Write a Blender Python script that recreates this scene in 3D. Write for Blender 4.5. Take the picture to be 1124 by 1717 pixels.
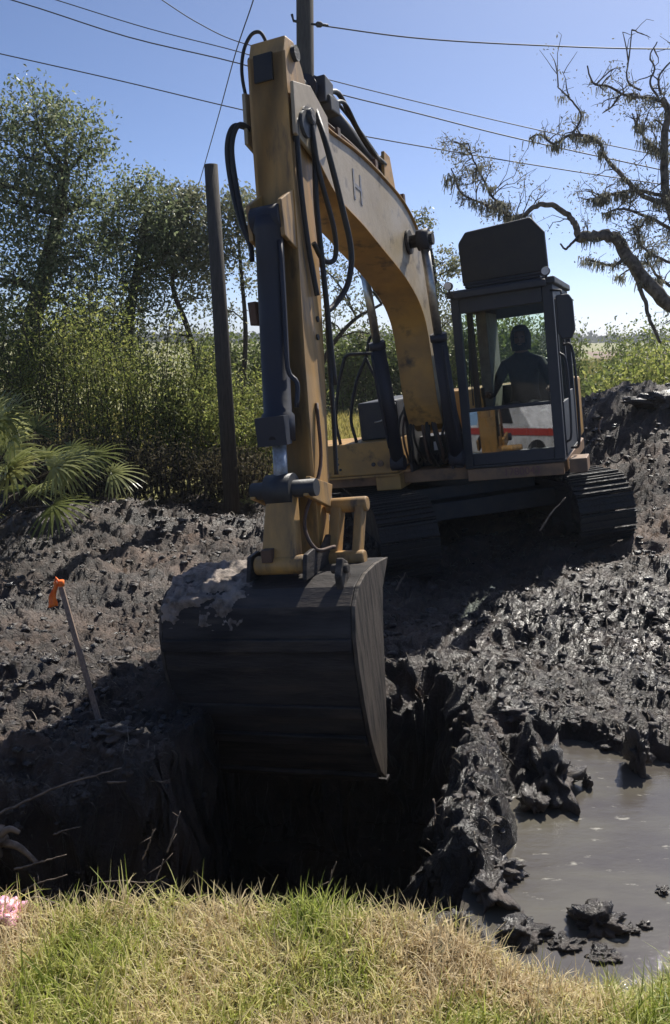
import bpy, bmesh, math, random
import numpy as np
from mathutils import Vector, Matrix
from math import radians, sin, cos, pi, tan, atan2, sqrt

for o in list(bpy.data.objects): bpy.data.objects.remove(o)
SC = bpy.context.scene
COL = SC.collection
R = random.Random(7)
RN = np.random.RandomState(11)

# ------------------------------------------------------------------ camera
CAMZ, PITCH, FPX = 2.3, radians(11.6), 1429.0
cam_d = bpy.data.cameras.new('camera')
cam_d.sensor_fit = 'VERTICAL'; cam_d.sensor_height = 24.0; cam_d.sensor_width = 24.0
cam_d.lens = 24.0 * FPX / 1717.0
cam_d.clip_start = 0.05; cam_d.clip_end = 6000
cam = bpy.data.objects.new('camera', cam_d); COL.objects.link(cam)
cam.location = (0, 0, CAMZ); cam.rotation_euler = (pi / 2 - PITCH, 0, 0)
SC.camera = cam
SC.render.resolution_x = 670; SC.render.resolution_y = 1024

# ------------------------------------------------------------------ sky and sun
SUN_AZ, SUN_EL = radians(30), radians(47)
w = bpy.data.worlds.new('World'); SC.world = w; w.use_nodes = True
nt = w.node_tree; bg = nt.nodes['Background']
sky = nt.nodes.new('ShaderNodeTexSky'); sky.sky_type = 'NISHITA'; sky.sun_disc = False
sky.sun_elevation = SUN_EL; sky.sun_rotation = SUN_AZ
sky.air_density = 0.45; sky.dust_density = 0.85; sky.ozone_density = 6.0
nt.links.new(sky.outputs[0], bg.inputs[0]); bg.inputs[1].default_value = 0.11
sl = bpy.data.lights.new('sun', 'SUN'); sl.energy = 5.0; sl.angle = radians(0.53); sl.color = (1.0, 0.95, 0.86)
so = bpy.data.objects.new('sun', sl); COL.objects.link(so)
sdir = Vector((sin(SUN_AZ) * cos(SUN_EL), cos(SUN_AZ) * cos(SUN_EL), sin(SUN_EL)))
so.rotation_euler = (-sdir).to_track_quat('-Z', 'Y').to_euler(); so.location = sdir * 50
SC.view_settings.view_transform = 'Standard'; SC.view_settings.look = 'None'
SC.view_settings.exposure = 0.45; SC.view_settings.gamma = 1.0

# ------------------------------------------------------------------ helpers
def at(px, py, Y):
    """point of the place that stands Y metres ahead and shows at (px,py) in the photograph"""
    x = (px - 562) / FPX; v = (858.5 - py) / FPX
    d = Vector((x, cos(PITCH) + v * sin(PITCH), -sin(PITCH) + v * cos(PITCH)))
    return Vector((0, 0, CAMZ)) + d * (Y / d.y)

def tag(o, label=None, cat=None, group=None, kind=None):
    if label: o['label'] = label
    if cat: o['category'] = cat
    if group: o['group'] = group
    if kind: o['kind'] = kind
    return o

def empty(name, loc=(0, 0, 0), rz=0):
    o = bpy.data.objects.new(name, None); COL.objects.link(o)
    o.location = loc; o.rotation_euler = (0, 0, rz); o.empty_display_size = 0.2
    return o

def _hash(ix, iy, iz, seed):
    h = (ix * 374761393 + iy * 668265263 + iz * 2147483647 + seed * 974634777) & 0xFFFFFFFF
    h = ((h ^ (h >> 13)) * 1274126177) & 0xFFFFFFFF
    h = h ^ (h >> 16)
    return (h & 0xFFFFFF) / float(0xFFFFFF)

def vnoise(x, y, seed=0, z=None):
    x = np.asarray(x, float); y = np.asarray(y, float)
    ix = np.floor(x).astype(np.int64); iy = np.floor(y).astype(np.int64)
    fx = x - ix; fy = y - iy
    fx = fx * fx * fx * (fx * (fx * 6 - 15) + 10); fy = fy * fy * fy * (fy * (fy * 6 - 15) + 10)
    def g(a, b): return _hash(ix + a, iy + b, 0, seed)
    return (g(0, 0) * (1 - fx) + g(1, 0) * fx) * (1 - fy) + (g(0, 1) * (1 - fx) + g(1, 1) * fx) * fy

def fbm(x, y, oct=4, seed=0, gain=0.5, lac=2.07):
    s = 0; a = 1; t = 0
    for i in range(oct):
        s = s + a * (vnoise(x, y, seed + i * 17) * 2 - 1); t += a
        a *= gain
        x, y = (x * 0.8 - y * 0.6) * lac + 3.1, (x * 0.6 + y * 0.8) * lac + 7.7
    return s / t

def ridged(x, y, oct=4, seed=0, gain=0.5, lac=2.1):
    s = 0; a = 1; t = 0
    for i in range(oct):
        s = s + a * (1 - np.abs(vnoise(x, y, seed + i * 13) * 2 - 1)); t += a
        a *= gain
        x, y = (x * 0.8 - y * 0.6) * lac + 1.3, (x * 0.6 + y * 0.8) * lac + 5.1
    return s / t

def ss(a, b, x):
    t = np.clip((np.asarray(x, float) - a) / (b - a), 0, 1)
    return t * t * (3 - 2 * t)

def np_mesh(name, V, F, mats, parent=None, attr=None, midx=None, smooth=False, loc=None):
    """V (n,3), F (m,k) equal sized faces"""
    V = np.asarray(V, np.float32); F = np.asarray(F, np.int32)
    me = bpy.data.meshes.new(name)
    k = F.shape[1]
    me.vertices.add(len(V)); me.vertices.foreach_set('co', V.ravel())
    me.loops.add(F.size); me.loops.foreach_set('vertex_index', F.ravel())
    me.polygons.add(len(F)); me.polygons.foreach_set('loop_start', np.arange(0, F.size, k, dtype=np.int32))
    me.polygons.foreach_set('loop_total', np.full(len(F), k, np.int32))
    if midx is not None: me.polygons.foreach_set('material_index', np.asarray(midx, np.int32))
    me.polygons.foreach_set('use_smooth', np.full(len(F), smooth, bool))
    me.update(calc_edges=True)
    if attr is not None:
        for an, av in attr.items():
            a = me.attributes.new(an, 'FLOAT', 'POINT'); a.data.foreach_set('value', np.asarray(av, np.float32))
    for m in (mats if isinstance(mats, (list, tuple)) else [mats]): me.materials.append(m)
    me.validate()
    o = bpy.data.objects.new(name, me); COL.objects.link(o)
    if parent: o.parent = parent
    if loc is not None: o.location = loc
    return o

class MB:
    """collects boxes, prisms and tubes and links them as one mesh object"""
    def __init__(s): s.v = []; s.f = []; s.mi = []; s.sm = []; s.cur = 0
    def add(s, vs, fs, smooth=False):
        b = len(s.v); s.v += [tuple(v) for v in vs]
        for f in fs: s.f.append([b + i for i in f]); s.mi.append(s.cur); s.sm.append(smooth)
    def box(s, x0, x1, y0, y1, z0, z1):
        vs = [(x, y, z) for z in (z0, z1) for y in (y0, y1) for x in (x0, x1)]
        s.add(vs, [(0, 2, 3, 1), (4, 5, 7, 6), (0, 1, 5, 4), (2, 6, 7, 3), (0, 4, 6, 2), (1, 3, 7, 5)])
    def hexa(s, lo, hi):
        """lo/hi: 4 points each, same winding"""
        s.add(list(lo) + list(hi), [(3, 2, 1, 0), (4, 5, 6, 7)] + [(i, (i + 1) % 4, 4 + (i + 1) % 4, 4 + i) for i in range(4)])
    def prism(s, prof, x0, x1, ax=0, taper=None):
        """profile in the other two axes, extruded along axis ax"""
        n = len(prof)
        def mk(p, x):
            if ax == 0: return (x, p[0], p[1])
            if ax == 1: return (p[0], x, p[1])
            return (p[0], p[1], x)
        vs = [mk(p, x0) for p in prof] + [mk(p, x1) for p in prof]
        s.add(vs, [list(range(n))[::-1], [n + i for i in range(n)]] + [(i, (i + 1) % n, n + (i + 1) % n, n + i) for i in range(n)])
    def shell(s, prof, x0, x1, th):
        """open plate following a profile line, th thick towards the left of travel"""
        P = [Vector((p[0], p[1])) for p in prof]; n = len(P); N = []
        for i in range(n):
            d = (P[min(i + 1, n - 1)] - P[max(i - 1, 0)]).normalized(); N.append(Vector((-d.y, d.x)))
        Q = [P[i] + N[i] * th for i in range(n)]
        s.prism([tuple(p) for p in P] + [tuple(q) for q in reversed(Q)], x0, x1)
    def tube(s, pts, rad, n=10, cap=True):
        P = [Vector(p) for p in pts]
        if not isinstance(rad, (list, tuple)): rad = [rad] * len(P)
        vs = []; up = None
        for i, p in enumerate(P):
            d = (P[min(i + 1, len(P) - 1)] - P[max(i - 1, 0)])
            if d.length < 1e-9: d = Vector((0, 0, 1))
            d.normalize()
            if up is None: up = d.orthogonal().normalized()
            up = (up - d * up.dot(d))
            if up.length < 1e-6: up = d.orthogonal()
            up.normalize(); q = d.cross(up)
            for k in range(n):
                a = 2 * pi * k / n; vs.append(p + (up * cos(a) + q * sin(a)) * rad[i])
        fs = []
        for i in range(len(P) - 1):
            for k in range(n):
                k2 = (k + 1) % n; fs.append((i * n + k, i * n + k2, (i + 1) * n + k2, (i + 1) * n + k))
        b = len(s.v); s.add(vs, fs, True)
        if cap:
            s.f.append([b + k for k in range(n)][::-1]); s.mi.append(s.cur); s.sm.append(False)
            s.f.append([b + (len(P) - 1) * n + k for k in range(n)]); s.mi.append(s.cur); s.sm.append(False)
    def cyl(s, a, b, r, n=20): s.tube([a, b], r, n)
    def build(s, name, mats, parent=None, bevel=0, loc=None):
        me = bpy.data.meshes.new(name); me.from_pydata(s.v, [], s.f)
        for m in (mats if isinstance(mats, (list, tuple)) else [mats]): me.materials.append(m)
        me.polygons.foreach_set('material_index', s.mi); me.polygons.foreach_set('use_smooth', s.sm)
        bm = bmesh.new(); bm.from_mesh(me); bmesh.ops.recalc_face_normals(bm, faces=bm.faces); bm.to_mesh(me); bm.free()
        me.update()
        o = bpy.data.objects.new(name, me); COL.objects.link(o)
        if parent: o.parent = parent
        if loc is not None: o.location = loc
        if bevel:
            m = o.modifiers.new('bevel', 'BEVEL'); m.width = bevel; m.segments = 2; m.limit_method = 'ANGLE'; m.angle_limit = radians(40)
            m.harden_normals = False
        return o

def spline(pts, n=24):
    """Catmull-Rom through pts"""
    P = [Vector(p) for p in pts]; P = [P[0] * 2 - P[1]] + P + [P[-1] * 2 - P[-2]]
    out = []
    seg = len(P) - 3; per = max(2, n // seg)
    for i in range(1, len(P) - 2):
        for k in range(per):
            t = k / per; a, b, c, d = P[i - 1], P[i], P[i + 1], P[i + 2]
            out.append(0.5 * ((2 * b) + (c - a) * t + (2 * a - 5 * b + 4 * c - d) * t * t + (3 * b - a - 3 * c + d) * t ** 3))
    out.append(P[-2]); return out

# ------------------------------------------------------------------ materials
def mat(name, col, rough=0.6, metal=0.0, spec=0.5, col2=None, nscale=6.0, mix_lo=0.4, mix_hi=0.65, bump=0.0, bscale=40.0,
        rvar=0.0, stretch=None, coat=0.0, col3=None, n3=1.5, trans=0.0, lo3=0.5, hi3=0.7, bdist=0.02):
    m = bpy.data.materials.new(name); m.use_nodes = True
    t = m.node_tree; B = t.nodes['Principled BSDF']; L = t.links
    B.inputs['Roughness'].default_value = rough; B.inputs['Metallic'].default_value = metal
    B.inputs['Specular IOR Level'].default_value = spec; B.inputs['Coat Weight'].default_value = coat
    B.inputs['Base Color'].default_value = (*col, 1)
    tc = t.nodes.new('ShaderNodeTexCoord'); mp = t.nodes.new('ShaderNodeMapping'); L.new(tc.outputs['Object'], mp.inputs[0])
    if stretch: mp.inputs['Scale'].default_value = stretch
    def noise(sc, det=6, r=0.6):
        n = t.nodes.new('ShaderNodeTexNoise'); n.inputs['Scale'].default_value = sc; n.inputs['Detail'].default_value = det
        n.inputs['Roughness'].default_value = r; L.new(mp.outputs[0], n.inputs['Vector']); return n
    def ramp(src, lo, hi):
        r = t.nodes.new('ShaderNodeMapRange'); r.inputs['From Min'].default_value = lo; r.inputs['From Max'].default_value = hi
        r.clamp = True; L.new(src, r.inputs['Value']); return r.outputs[0]
    def mix(fac, a, b):
        x = t.nodes.new('ShaderNodeMix'); x.data_type = 'RGBA'; L.new(fac, x.inputs[0])
        if isinstance(a, tuple): x.inputs[6].default_value = (*a, 1)
        else: L.new(a, x.inputs[6])
        x.inputs[7].default_value = (*b, 1); return x.outputs[2]
    c = col
    if col2:
        n = noise(nscale); f = ramp(n.outputs[0], mix_lo, mix_hi); c = mix(f, c, col2)
        if rvar:
            mm = t.nodes.new('ShaderNodeMath'); mm.operation = 'MULTIPLY_ADD'; L.new(f, mm.inputs[0])
            mm.inputs[1].default_value = rvar; mm.inputs[2].default_value = rough; L.new(mm.outputs[0], B.inputs['Roughness'])
    if col3:
        n3_ = noise(n3); c = mix(ramp(n3_.outputs[0], lo3, hi3), c, col3)
    if not isinstance(c, tuple): L.new(c, B.inputs['Base Color'])
    if bump:
        nb = noise(bscale, 8, 0.65); bp = t.nodes.new('ShaderNodeBump'); bp.inputs['Strength'].default_value = bump
        bp.inputs['Distance'].default_value = bdist; L.new(nb.outputs[0], bp.inputs['Height']); L.new(bp.outputs[0], B.inputs['Normal'])
    return m

def leafmat(name, cols, trans=0.45, rough=0.5):
    """colour picked per leaf from the mesh's own random value"""
    m = bpy.data.materials.new(name); m.use_nodes = True
    t = m.node_tree; L = t.links; B = t.nodes['Principled BSDF']; out = t.nodes['Material Output']
    at_ = t.nodes.new('ShaderNodeAttribute'); at_.attribute_name = 'v'
    cr = t.nodes.new('ShaderNodeValToRGB'); e = cr.color_ramp.elements
    while len(e) < len(cols): e.new(0.5)
    for i, c in enumerate(cols): e[i].position = i / (len(cols) - 1); e[i].color = (*c, 1)
    L.new(at_.outputs['Fac'], cr.inputs[0]); L.new(cr.outputs[0], B.inputs['Base Color'])
    B.inputs['Roughness'].default_value = rough; B.inputs['Specular IOR Level'].default_value = 0.35
    tr = t.nodes.new('ShaderNodeBsdfTranslucent'); L.new(cr.outputs[0], tr.inputs[0])
    mx = t.nodes.new('ShaderNodeMixShader'); mx.inputs[0].default_value = trans
    L.new(B.outputs[0], mx.inputs[1]); L.new(tr.outputs[0], mx.inputs[2]); L.new(mx.outputs[0], out.inputs[0])
    return m

def glassmat(name, tint, refl=0.08, rough=0.02, dirt=0.1):
    m = bpy.data.materials.new(name); m.use_nodes = True
    t = m.node_tree; L = t.links; t.nodes.remove(t.nodes['Principled BSDF']); out = t.nodes['Material Output']
    tr = t.nodes.new('ShaderNodeBsdfTransparent'); tr.inputs[0].default_value = (*tint, 1)
    gl = t.nodes.new('ShaderNodeBsdfGlossy'); gl.inputs['Roughness'].default_value = rough
    mx = t.nodes.new('ShaderNodeMixShader'); mx.inputs[0].default_value = refl
    L.new(tr.outputs[0], mx.inputs[1]); L.new(gl.outputs[0], mx.inputs[2])
    df = t.nodes.new('ShaderNodeBsdfDiffuse'); df.inputs[0].default_value = (0.35, 0.34, 0.30, 1)
    no = t.nodes.new('ShaderNodeTexNoise'); no.inputs['Scale'].default_value = 5; no.inputs['Detail'].default_value = 8
    mr = t.nodes.new('ShaderNodeMapRange'); mr.inputs['From Min'].default_value = 0.4; mr.inputs['From Max'].default_value = 0.8
    mr.inputs['To Max'].default_value = dirt; L.new(no.outputs[0], mr.inputs[0])
    m2 = t.nodes.new('ShaderNodeMixShader'); L.new(mr.outputs[0], m2.inputs[0]); L.new(mx.outputs[0], m2.inputs[1]); L.new(df.outputs[0], m2.inputs[2])
    L.new(m2.outputs[0], out.inputs[0]); return m

M = {}
M['mud'] = mat('wet mud', (0.015, 0.0118, 0.0098), 0.24, col2=(0.052, 0.039, 0.031), nscale=6.5, rvar=0.42, bump=1.0, bscale=48,
               col3=(0.125, 0.092, 0.07), n3=0.9, lo3=0.50, hi3=0.72, bdist=0.05, spec=0.75)
M['clod'] = mat('mud clods', (0.018, 0.014, 0.012), 0.26, col2=(0.085, 0.062, 0.048), nscale=3, rvar=0.4, bump=0.9, bscale=55, spec=0.8)
M['soil'] = mat('turf soil', (0.12, 0.105, 0.06), 0.9, col2=(0.22, 0.19, 0.11), nscale=30, bump=0.5, bscale=60)
M['field'] = mat('sunlit pasture', (0.20, 0.20, 0.065), 0.9, col2=(0.30, 0.27, 0.11), nscale=0.35, bump=0.4, bscale=12, col3=(0.11, 0.14, 0.04), n3=0.12)
M['yellow'] = mat('worn yellow paint', (0.52, 0.285, 0.07), 0.5, col2=(0.30, 0.185, 0.08), nscale=3.0, rvar=0.3, bump=0.12, bscale=25,
                  col3=(0.075, 0.055, 0.04), n3=4.5, lo3=0.57, hi3=0.72, spec=0.5, coat=0.15, mix_lo=0.35, mix_hi=0.75)
M['stickpaint'] = mat('stained yellow paint', (0.50, 0.28, 0.08), 0.5, col2=(0.22, 0.145, 0.07), nscale=1.0, rvar=0.25, bump=0.15, bscale=25,
                  col3=(0.06, 0.05, 0.04), n3=1.7, lo3=0.55, hi3=0.72, spec=0.5, coat=0.1, stretch=(6, 6, 0.9), mix_lo=0.38, mix_hi=0.7)
M['glare_paint'] = mat('yellow paint with sun glare', (0.42, 0.335, 0.21), 0.4, col2=(0.30, 0.24, 0.17), nscale=3.0, rvar=0.3, bump=0.15, bscale=25,
                 col3=(0.09, 0.07, 0.055), n3=5.5, lo3=0.56, hi3=0.7, spec=0.5, coat=0.1)  # the yellow paled so its colour carries the sun glare
M['deckpaint'] = mat('tan paint', (0.30, 0.17, 0.085), 0.5, col2=(0.17, 0.11, 0.07), nscale=5, rvar=0.2, bump=0.1, bscale=30, col3=(0.06, 0.05, 0.04), n3=3, lo3=0.58, hi3=0.7)
M['dark'] = mat('dark grey paint', (0.020, 0.022, 0.028), 0.45, col2=(0.045, 0.043, 0.042), nscale=7, rvar=0.2, bump=0.15, bscale=40)
M['cab'] = mat('cab charcoal paint', (0.022, 0.026, 0.036), 0.5, col2=(0.04, 0.043, 0.05), nscale=4, rvar=0.15, bump=0.08, bscale=30)
M['greyliner'] = mat('cab grey lining', (0.16, 0.155, 0.14), 0.8, col2=(0.10, 0.10, 0.095), nscale=9, bump=0.05)
M['black'] = mat('black rubber', (0.010, 0.010, 0.011), 0.5, col2=(0.028, 0.026, 0.024), nscale=10, rvar=0.2, bump=0.15, bscale=60)
M['hydro'] = mat('dark navy cylinder paint', (0.012, 0.014, 0.026), 0.5, col2=(0.026, 0.026, 0.034), nscale=3, rvar=0.25, bump=0.1, bscale=30)
M['chrome'] = mat('worn chrome rod', (0.55, 0.54, 0.50), 0.3, metal=0.9, col2=(0.35, 0.33, 0.3), nscale=12, rvar=0.2)
M['rodcap'] = mat('grimy rod', (0.42, 0.46, 0.52), 0.45, metal=0.3, col2=(0.2, 0.2, 0.2), nscale=14)
M['steel'] = mat('muddy worn steel', (0.055, 0.048, 0.046), 0.5, metal=0.3, col2=(0.020, 0.018, 0.018), nscale=2.4, rvar=0.25, bump=0.45, bscale=22, col3=(0.085, 0.068, 0.055), n3=3.5, lo3=.52, hi3=.68,
                 stretch=(0.5, 1, 3.5), spec=0.4)
M['trackmud'] = mat('mud packed steel', (0.012, 0.011, 0.011), 0.5, col2=(0.035, 0.03, 0.027), nscale=7, rvar=0.3, bump=0.9, bscale=30)
M['bucketside'] = mat('scratched bucket side', (0.11, 0.088, 0.068), 0.6, metal=0.15, col2=(0.022, 0.019, 0.017), nscale=5, rvar=0.2, bump=0.5, bscale=20,
                 stretch=(1, 5, 0.6), spec=0.5)
M['rust'] = mat('rusty brown steel', (0.12, 0.065, 0.04), 0.7, col2=(0.05, 0.035, 0.03), nscale=8, bump=0.3, bscale=30)
M['white'] = mat('white paint', (0.72, 0.73, 0.74), 0.5, col2=(0.5, 0.5, 0.5), nscale=6)
M['red'] = mat('red reflector', (0.5, 0.06, 0.04), 0.4)
M['pink'] = mat('pink plastic film', (0.75, 0.28, 0.42), 0.25, col2=(0.85, 0.5, 0.6), nscale=14, bump=0.3, bscale=20, spec=0.6)
M['orange'] = mat('orange flagging tape', (0.95, 0.16, 0.02), 0.45, col2=(0.95, 0.26, 0.05), nscale=20)
M['stake'] = mat('weathered wooden stake', (0.30, 0.22, 0.17), 0.8, col2=(0.17, 0.12, 0.09), nscale=25, stretch=(8, 8, 1), bump=0.2)
M['post'] = mat('weathered timber', (0.085, 0.075, 0.062), 0.85, col2=(0.05, 0.045, 0.04), nscale=10, stretch=(6, 6, 0.5), bump=0.5, bscale=18, spec=0.2)
M['wire'] = mat('overhead cable', (0.03, 0.032, 0.04), 0.6)
M['bark'] = mat('tree bark', (0.085, 0.07, 0.055), 0.9, col2=(0.04, 0.034, 0.028), nscale=12, stretch=(1, 1, 0.4), bump=0.8, bscale=25, spec=0.2)
M['limbbark'] = mat('pale oak bark', (0.20, 0.17, 0.14), 0.9, col2=(0.055, 0.045, 0.038), nscale=9, bump=0.8, bscale=22, spec=0.2)
M['leaf_oak'] = leafmat('oak leaves', [(0.09, 0.115, 0.055), (0.15, 0.185, 0.085), (0.22, 0.26, 0.13), (0.34, 0.35, 0.24)], 0.6, .38)
M['leaf_light'] = leafmat('light tree leaves', [(0.11, 0.125, 0.07), (0.17, 0.19, 0.105), (0.24, 0.25, 0.15), (0.31, 0.29, 0.19)], 0.55, .4)
M['leaf_bush'] = leafmat('brush leaves', [(0.11, 0.13, 0.04), (0.19, 0.23, 0.06), (0.30, 0.33, 0.085), (0.44, 0.43, 0.14)], 0.6)
M['leaf_hedge'] = leafmat('hedge leaves', [(0.09, 0.12, 0.035), (0.14, 0.18, 0.05), (0.20, 0.24, 0.075)], 0.5)
M['leaf_palm'] = leafmat('palmetto leaves', [(0.13, 0.15, 0.04), (0.23, 0.26, 0.08), (0.36, 0.38, 0.17), (0.48, 0.46, 0.13)], 0.5, 0.3)
M['moss'] = leafmat('spanish moss', [(0.13, 0.13, 0.10), (0.20, 0.20, 0.155), (0.30, 0.29, 0.23)], 0.5, 0.8)
M['dryleaf'] = leafmat('dead brown brush', [(0.07, 0.06, 0.035), (0.12, 0.10, 0.055), (0.20, 0.17, 0.09)], 0.4, 0.8)
M['grass'] = leafmat('turf grass', [(0.16, 0.21, 0.03), (0.30, 0.36, 0.06), (0.48, 0.50, 0.13), (0.62, 0.56, 0.24), (0.74, 0.63, 0.36), (0.62, 0.50, 0.31)], 0.45, 0.5)
M['marsh'] = leafmat('marsh grass', [(0.10, 0.13, 0.035), (0.22, 0.22, 0.06), (0.40, 0.34, 0.10), (0.46, 0.38, 0.15)], 0.45, 0.7)
M['debris'] = leafmat('root fibres and dead stems', [(0.05, 0.04, 0.03), (0.15, 0.12, 0.09), (0.34, 0.29, 0.22)], 0.1, 0.6)
M['farwood'] = leafmat('far woods', [(0.055, 0.075, 0.065), (0.075, 0.095, 0.08), (0.10, 0.12, 0.09)], 0.2, 0.9)  # bluish tint puts some distance haze into the leaf colour
M['cloth'] = mat('black work clothing', (0.012, 0.013, 0.017), 0.9, col2=(0.02, 0.021, 0.026), nscale=20, bump=0.2)
M['skin'] = mat('skin', (0.10, 0.055, 0.04), 0.6)
M['seat'] = mat('black vinyl seat', (0.012, 0.012, 0.013), 0.55, bump=0.1)
M['root'] = mat('bare root', (0.23, 0.18, 0.14), 0.8, col2=(0.11, 0.085, 0.065), nscale=20, bump=0.3)
M['glass'] = glassmat('cab glass', (0.86, 0.92, 0.88), 0.012, 0.03, 0.0)
M['glass_low'] = glassmat('lower windscreen glass', (0.55, 0.6, 0.62), 0.22, 0.01, 0.06)
M['glass_rear'] = glassmat('rear cab glass', (0.82, 0.90, 0.80), 0.03, 0.03, 0.12)
mw = mat('muddy water', (0.080, 0.070, 0.062), 0.035, spec=0.6, col2=(0.12, 0.11, 0.085), nscale=1.3, bump=0.12, bscale=8, bdist=0.03, rvar=0.02, col3=(0.36, 0.34, 0.28), n3=8, lo3=0.62, hi3=0.70, stretch=(.8, 2.0, 1))
M['water'] = mw
M['ditchwater'] = mat('ditch water', (0.006, 0.006, 0.007), 0.12, spec=0.5, bump=0.1, bscale=6)

# ------------------------------------------------------------------ ground
def wet_and_shade(X, Y):
    n = fbm(X * .55 + 3, Y * .8, 3, 301)
    w = np.clip(ss(-.2, 1.0, X - .15 * (Y - 4)) * (1 - ss(6.6, 8.2, Y)) * .9 + .35 * np.exp(-((Y - 8.6) ** 2) / .5) * (X < .5) + .9 * n + 1.2 * (1 - ss(3.95, 4.35, Y)) + 1.2 * (1 - ss(5.3, 5.7, Y)) * ss(-1.0, -.7, X) * (1 - ss(.5, .8, X)), 0, 1)  # damp near the pond; ditch terms darken the colour to deepen its shade
    return w
def wet_shade_mix(m):
    t = m.node_tree; L = t.links; B = t.nodes['Principled BSDF']
    a = t.nodes.new('ShaderNodeAttribute'); a.attribute_name = 'wet'  # damp, plus the shade painted into the ditch
    no = t.nodes.new('ShaderNodeTexNoise'); no.inputs['Scale'].default_value = 14; no.inputs['Detail'].default_value = 5
    ad = t.nodes.new('ShaderNodeMath'); ad.operation = 'MULTIPLY_ADD'; L.new(no.outputs[0], ad.inputs[0]); ad.inputs[1].default_value = -.45
    mr = t.nodes.new('ShaderNodeMapRange'); mr.inputs['To Min'].default_value = .95; mr.inputs['To Max'].default_value = .53; L.new(a.outputs['Fac'], mr.inputs[0]); L.new(mr.outputs[0], ad.inputs[2])
    L.new(ad.outputs[0], B.inputs['Roughness'])
    bc = B.inputs['Base Color'].links[0].from_socket
    mx = t.nodes.new('ShaderNodeMix'); mx.data_type = 'RGBA'; mx.blend_type = 'MULTIPLY'; mx.inputs[0].default_value = 1
    m2 = t.nodes.new('ShaderNodeMix'); m2.data_type = 'RGBA'; L.new(a.outputs['Fac'], m2.inputs[0]); m2.inputs[6].default_value = (1.75, 1.55, 1.42, 1); m2.inputs[7].default_value = (.85, .87, .92, 1)
    L.new(bc, mx.inputs[6]); L.new(m2.outputs[2], mx.inputs[7]); L.new(mx.outputs[2], B.inputs['Base Color'])
wet_shade_mix(M['mud'])
def macro(X, Y):
    X = np.asarray(X, float); Y = np.asarray(Y, float)
    z = np.zeros_like(X + Y)
    # firm ground under the machine leans up to the right
    z += (0.05 + np.clip((X - 1.52) * 0.13, -0.35, 0.35)) * ss(5.6, 7.2, Y) * (1 - ss(13, 16, Y))
    # spoil heap behind and right of the machine
    hp = ss(2.6, 4.7, X + 0.12 * (Y - 10)) * ss(7.6, 12.2, Y) * (1 - 0.8 * ss(12.6, 15.5, Y)) * (1 - ss(10, 16, X))
    z += 0.78 * hp
    z += 0.35 * ss(0.6, 2.2, X) * ss(11.2, 12.3, Y) * (1 - ss(13, 15, Y)) * (1 - ss(10, 16, X))
    # low heaps on the left
    z += 0.22 * np.exp(-((X + 3.4) ** 2 / 1.6 + (Y - 6.9) ** 2 / 0.25)) + 0.2 * np.exp(-((X + 1.9) ** 2 / 1.2 + (Y - 5.4) ** 2 / 0.2))
    z += 0.15 * np.exp(-((X + 2.2) ** 2 / 4 + (Y - 4.35) ** 2 / 0.08)) + 0.25 * np.exp(-((X + 3.2) ** 2 / 6 + (Y - 11.2) ** 2 / 0.8))
    # ridge between ditch and pond, promontory in the pond
    z += 0.10 * np.exp(-((X - 0.62) ** 2 / 0.05 + (Y - 3.7) ** 2 / 1.2))
    n = fbm(X * 1.7, Y * 1.7, 3, 5)
    # pond
    pl = np.interp(Y, [2.0, 2.9, 3.1, 3.4, 3.8, 4.3, 4.9], [0.75, 0.62, 0.62, 0.72, 0.84, 0.95, 1.1])
    pf = np.interp(X, [0.8, 1.1, 1.5, 2.0, 3.0], [4.5, 4.85, 4.8, 4.55, 4.4])
    pond = ss(-0.10, 0.14, X - pl + 0.16 * n) * ss(-0.14, 0.16, pf - Y + 0.22 * n) * ss(-6, -3, -X) * ss(2.2, 2.7, Y)
    prom = np.exp(-(((X - 1.12 - 0.12 * (Y - 4.4)) / 0.17) ** 2 + ((Y - 4.55) / 0.42) ** 2))
    z = z - 0.30 * pond + 0.42 * prom * (0.75 + 0.5 * fbm(X * 9, Y * 9, 3, 9))
    # ditch
    yf = np.interp(X, [-1.3, -0.95, -0.7, 0.6], [4.0, 4.15, 5.5, 5.6])
    xr = np.interp(Y, [2.3, 2.9, 3.2, 3.8, 4.4, 5.2, 6.4], [0.10, 0.20, 0.30, 0.46, 0.62, 0.75, 0.75])
    n2_ = fbm(X * 5, Y * 5, 3, 15)
    d = ss(-0.16, 0.34, yf - Y + 0.20 * n + .10 * n2_) * ss(-0.20, 0.22, xr - X + 0.16 * n + .10 * n2_) * ss(1.9, 2.3, Y)
    z = z * (1 - d) + d * (-1.75)
    # grassed bank the camera stands on
    ye = np.interp(X, [-2, -1.0, 0.0, 0.25, 0.5, 0.8, 1.3, 3], [2.12, 2.12, 2.14, 2.06, 1.88, 1.86, 2.1, 2.3]) + 0.05 * fbm(X * 3, Y * 0 + 2, 3, 3)
    sl_ = np.interp(X, [0.1, 0.6], [0.28, 0.62])
    bank = 1 - ss(0, 1, (Y - ye + 0.05) / sl_)
    z = z * (1 - bank) + bank * (0.75 + 0.03 * fbm(X * 4, Y * 4, 3, 21) - 0.10 * ss(0.2, 0.9, X) * (1 - ss(1.0, 1.5, X)))
    return z, bank, d, pond

def rough_amt(X, Y, bank, d, pond):
    return (1 - bank) * (1 - ss(13.0, 15.5, Y)) * (1 - 0.2 * d) * (1 - 0.6 * pond)

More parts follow.
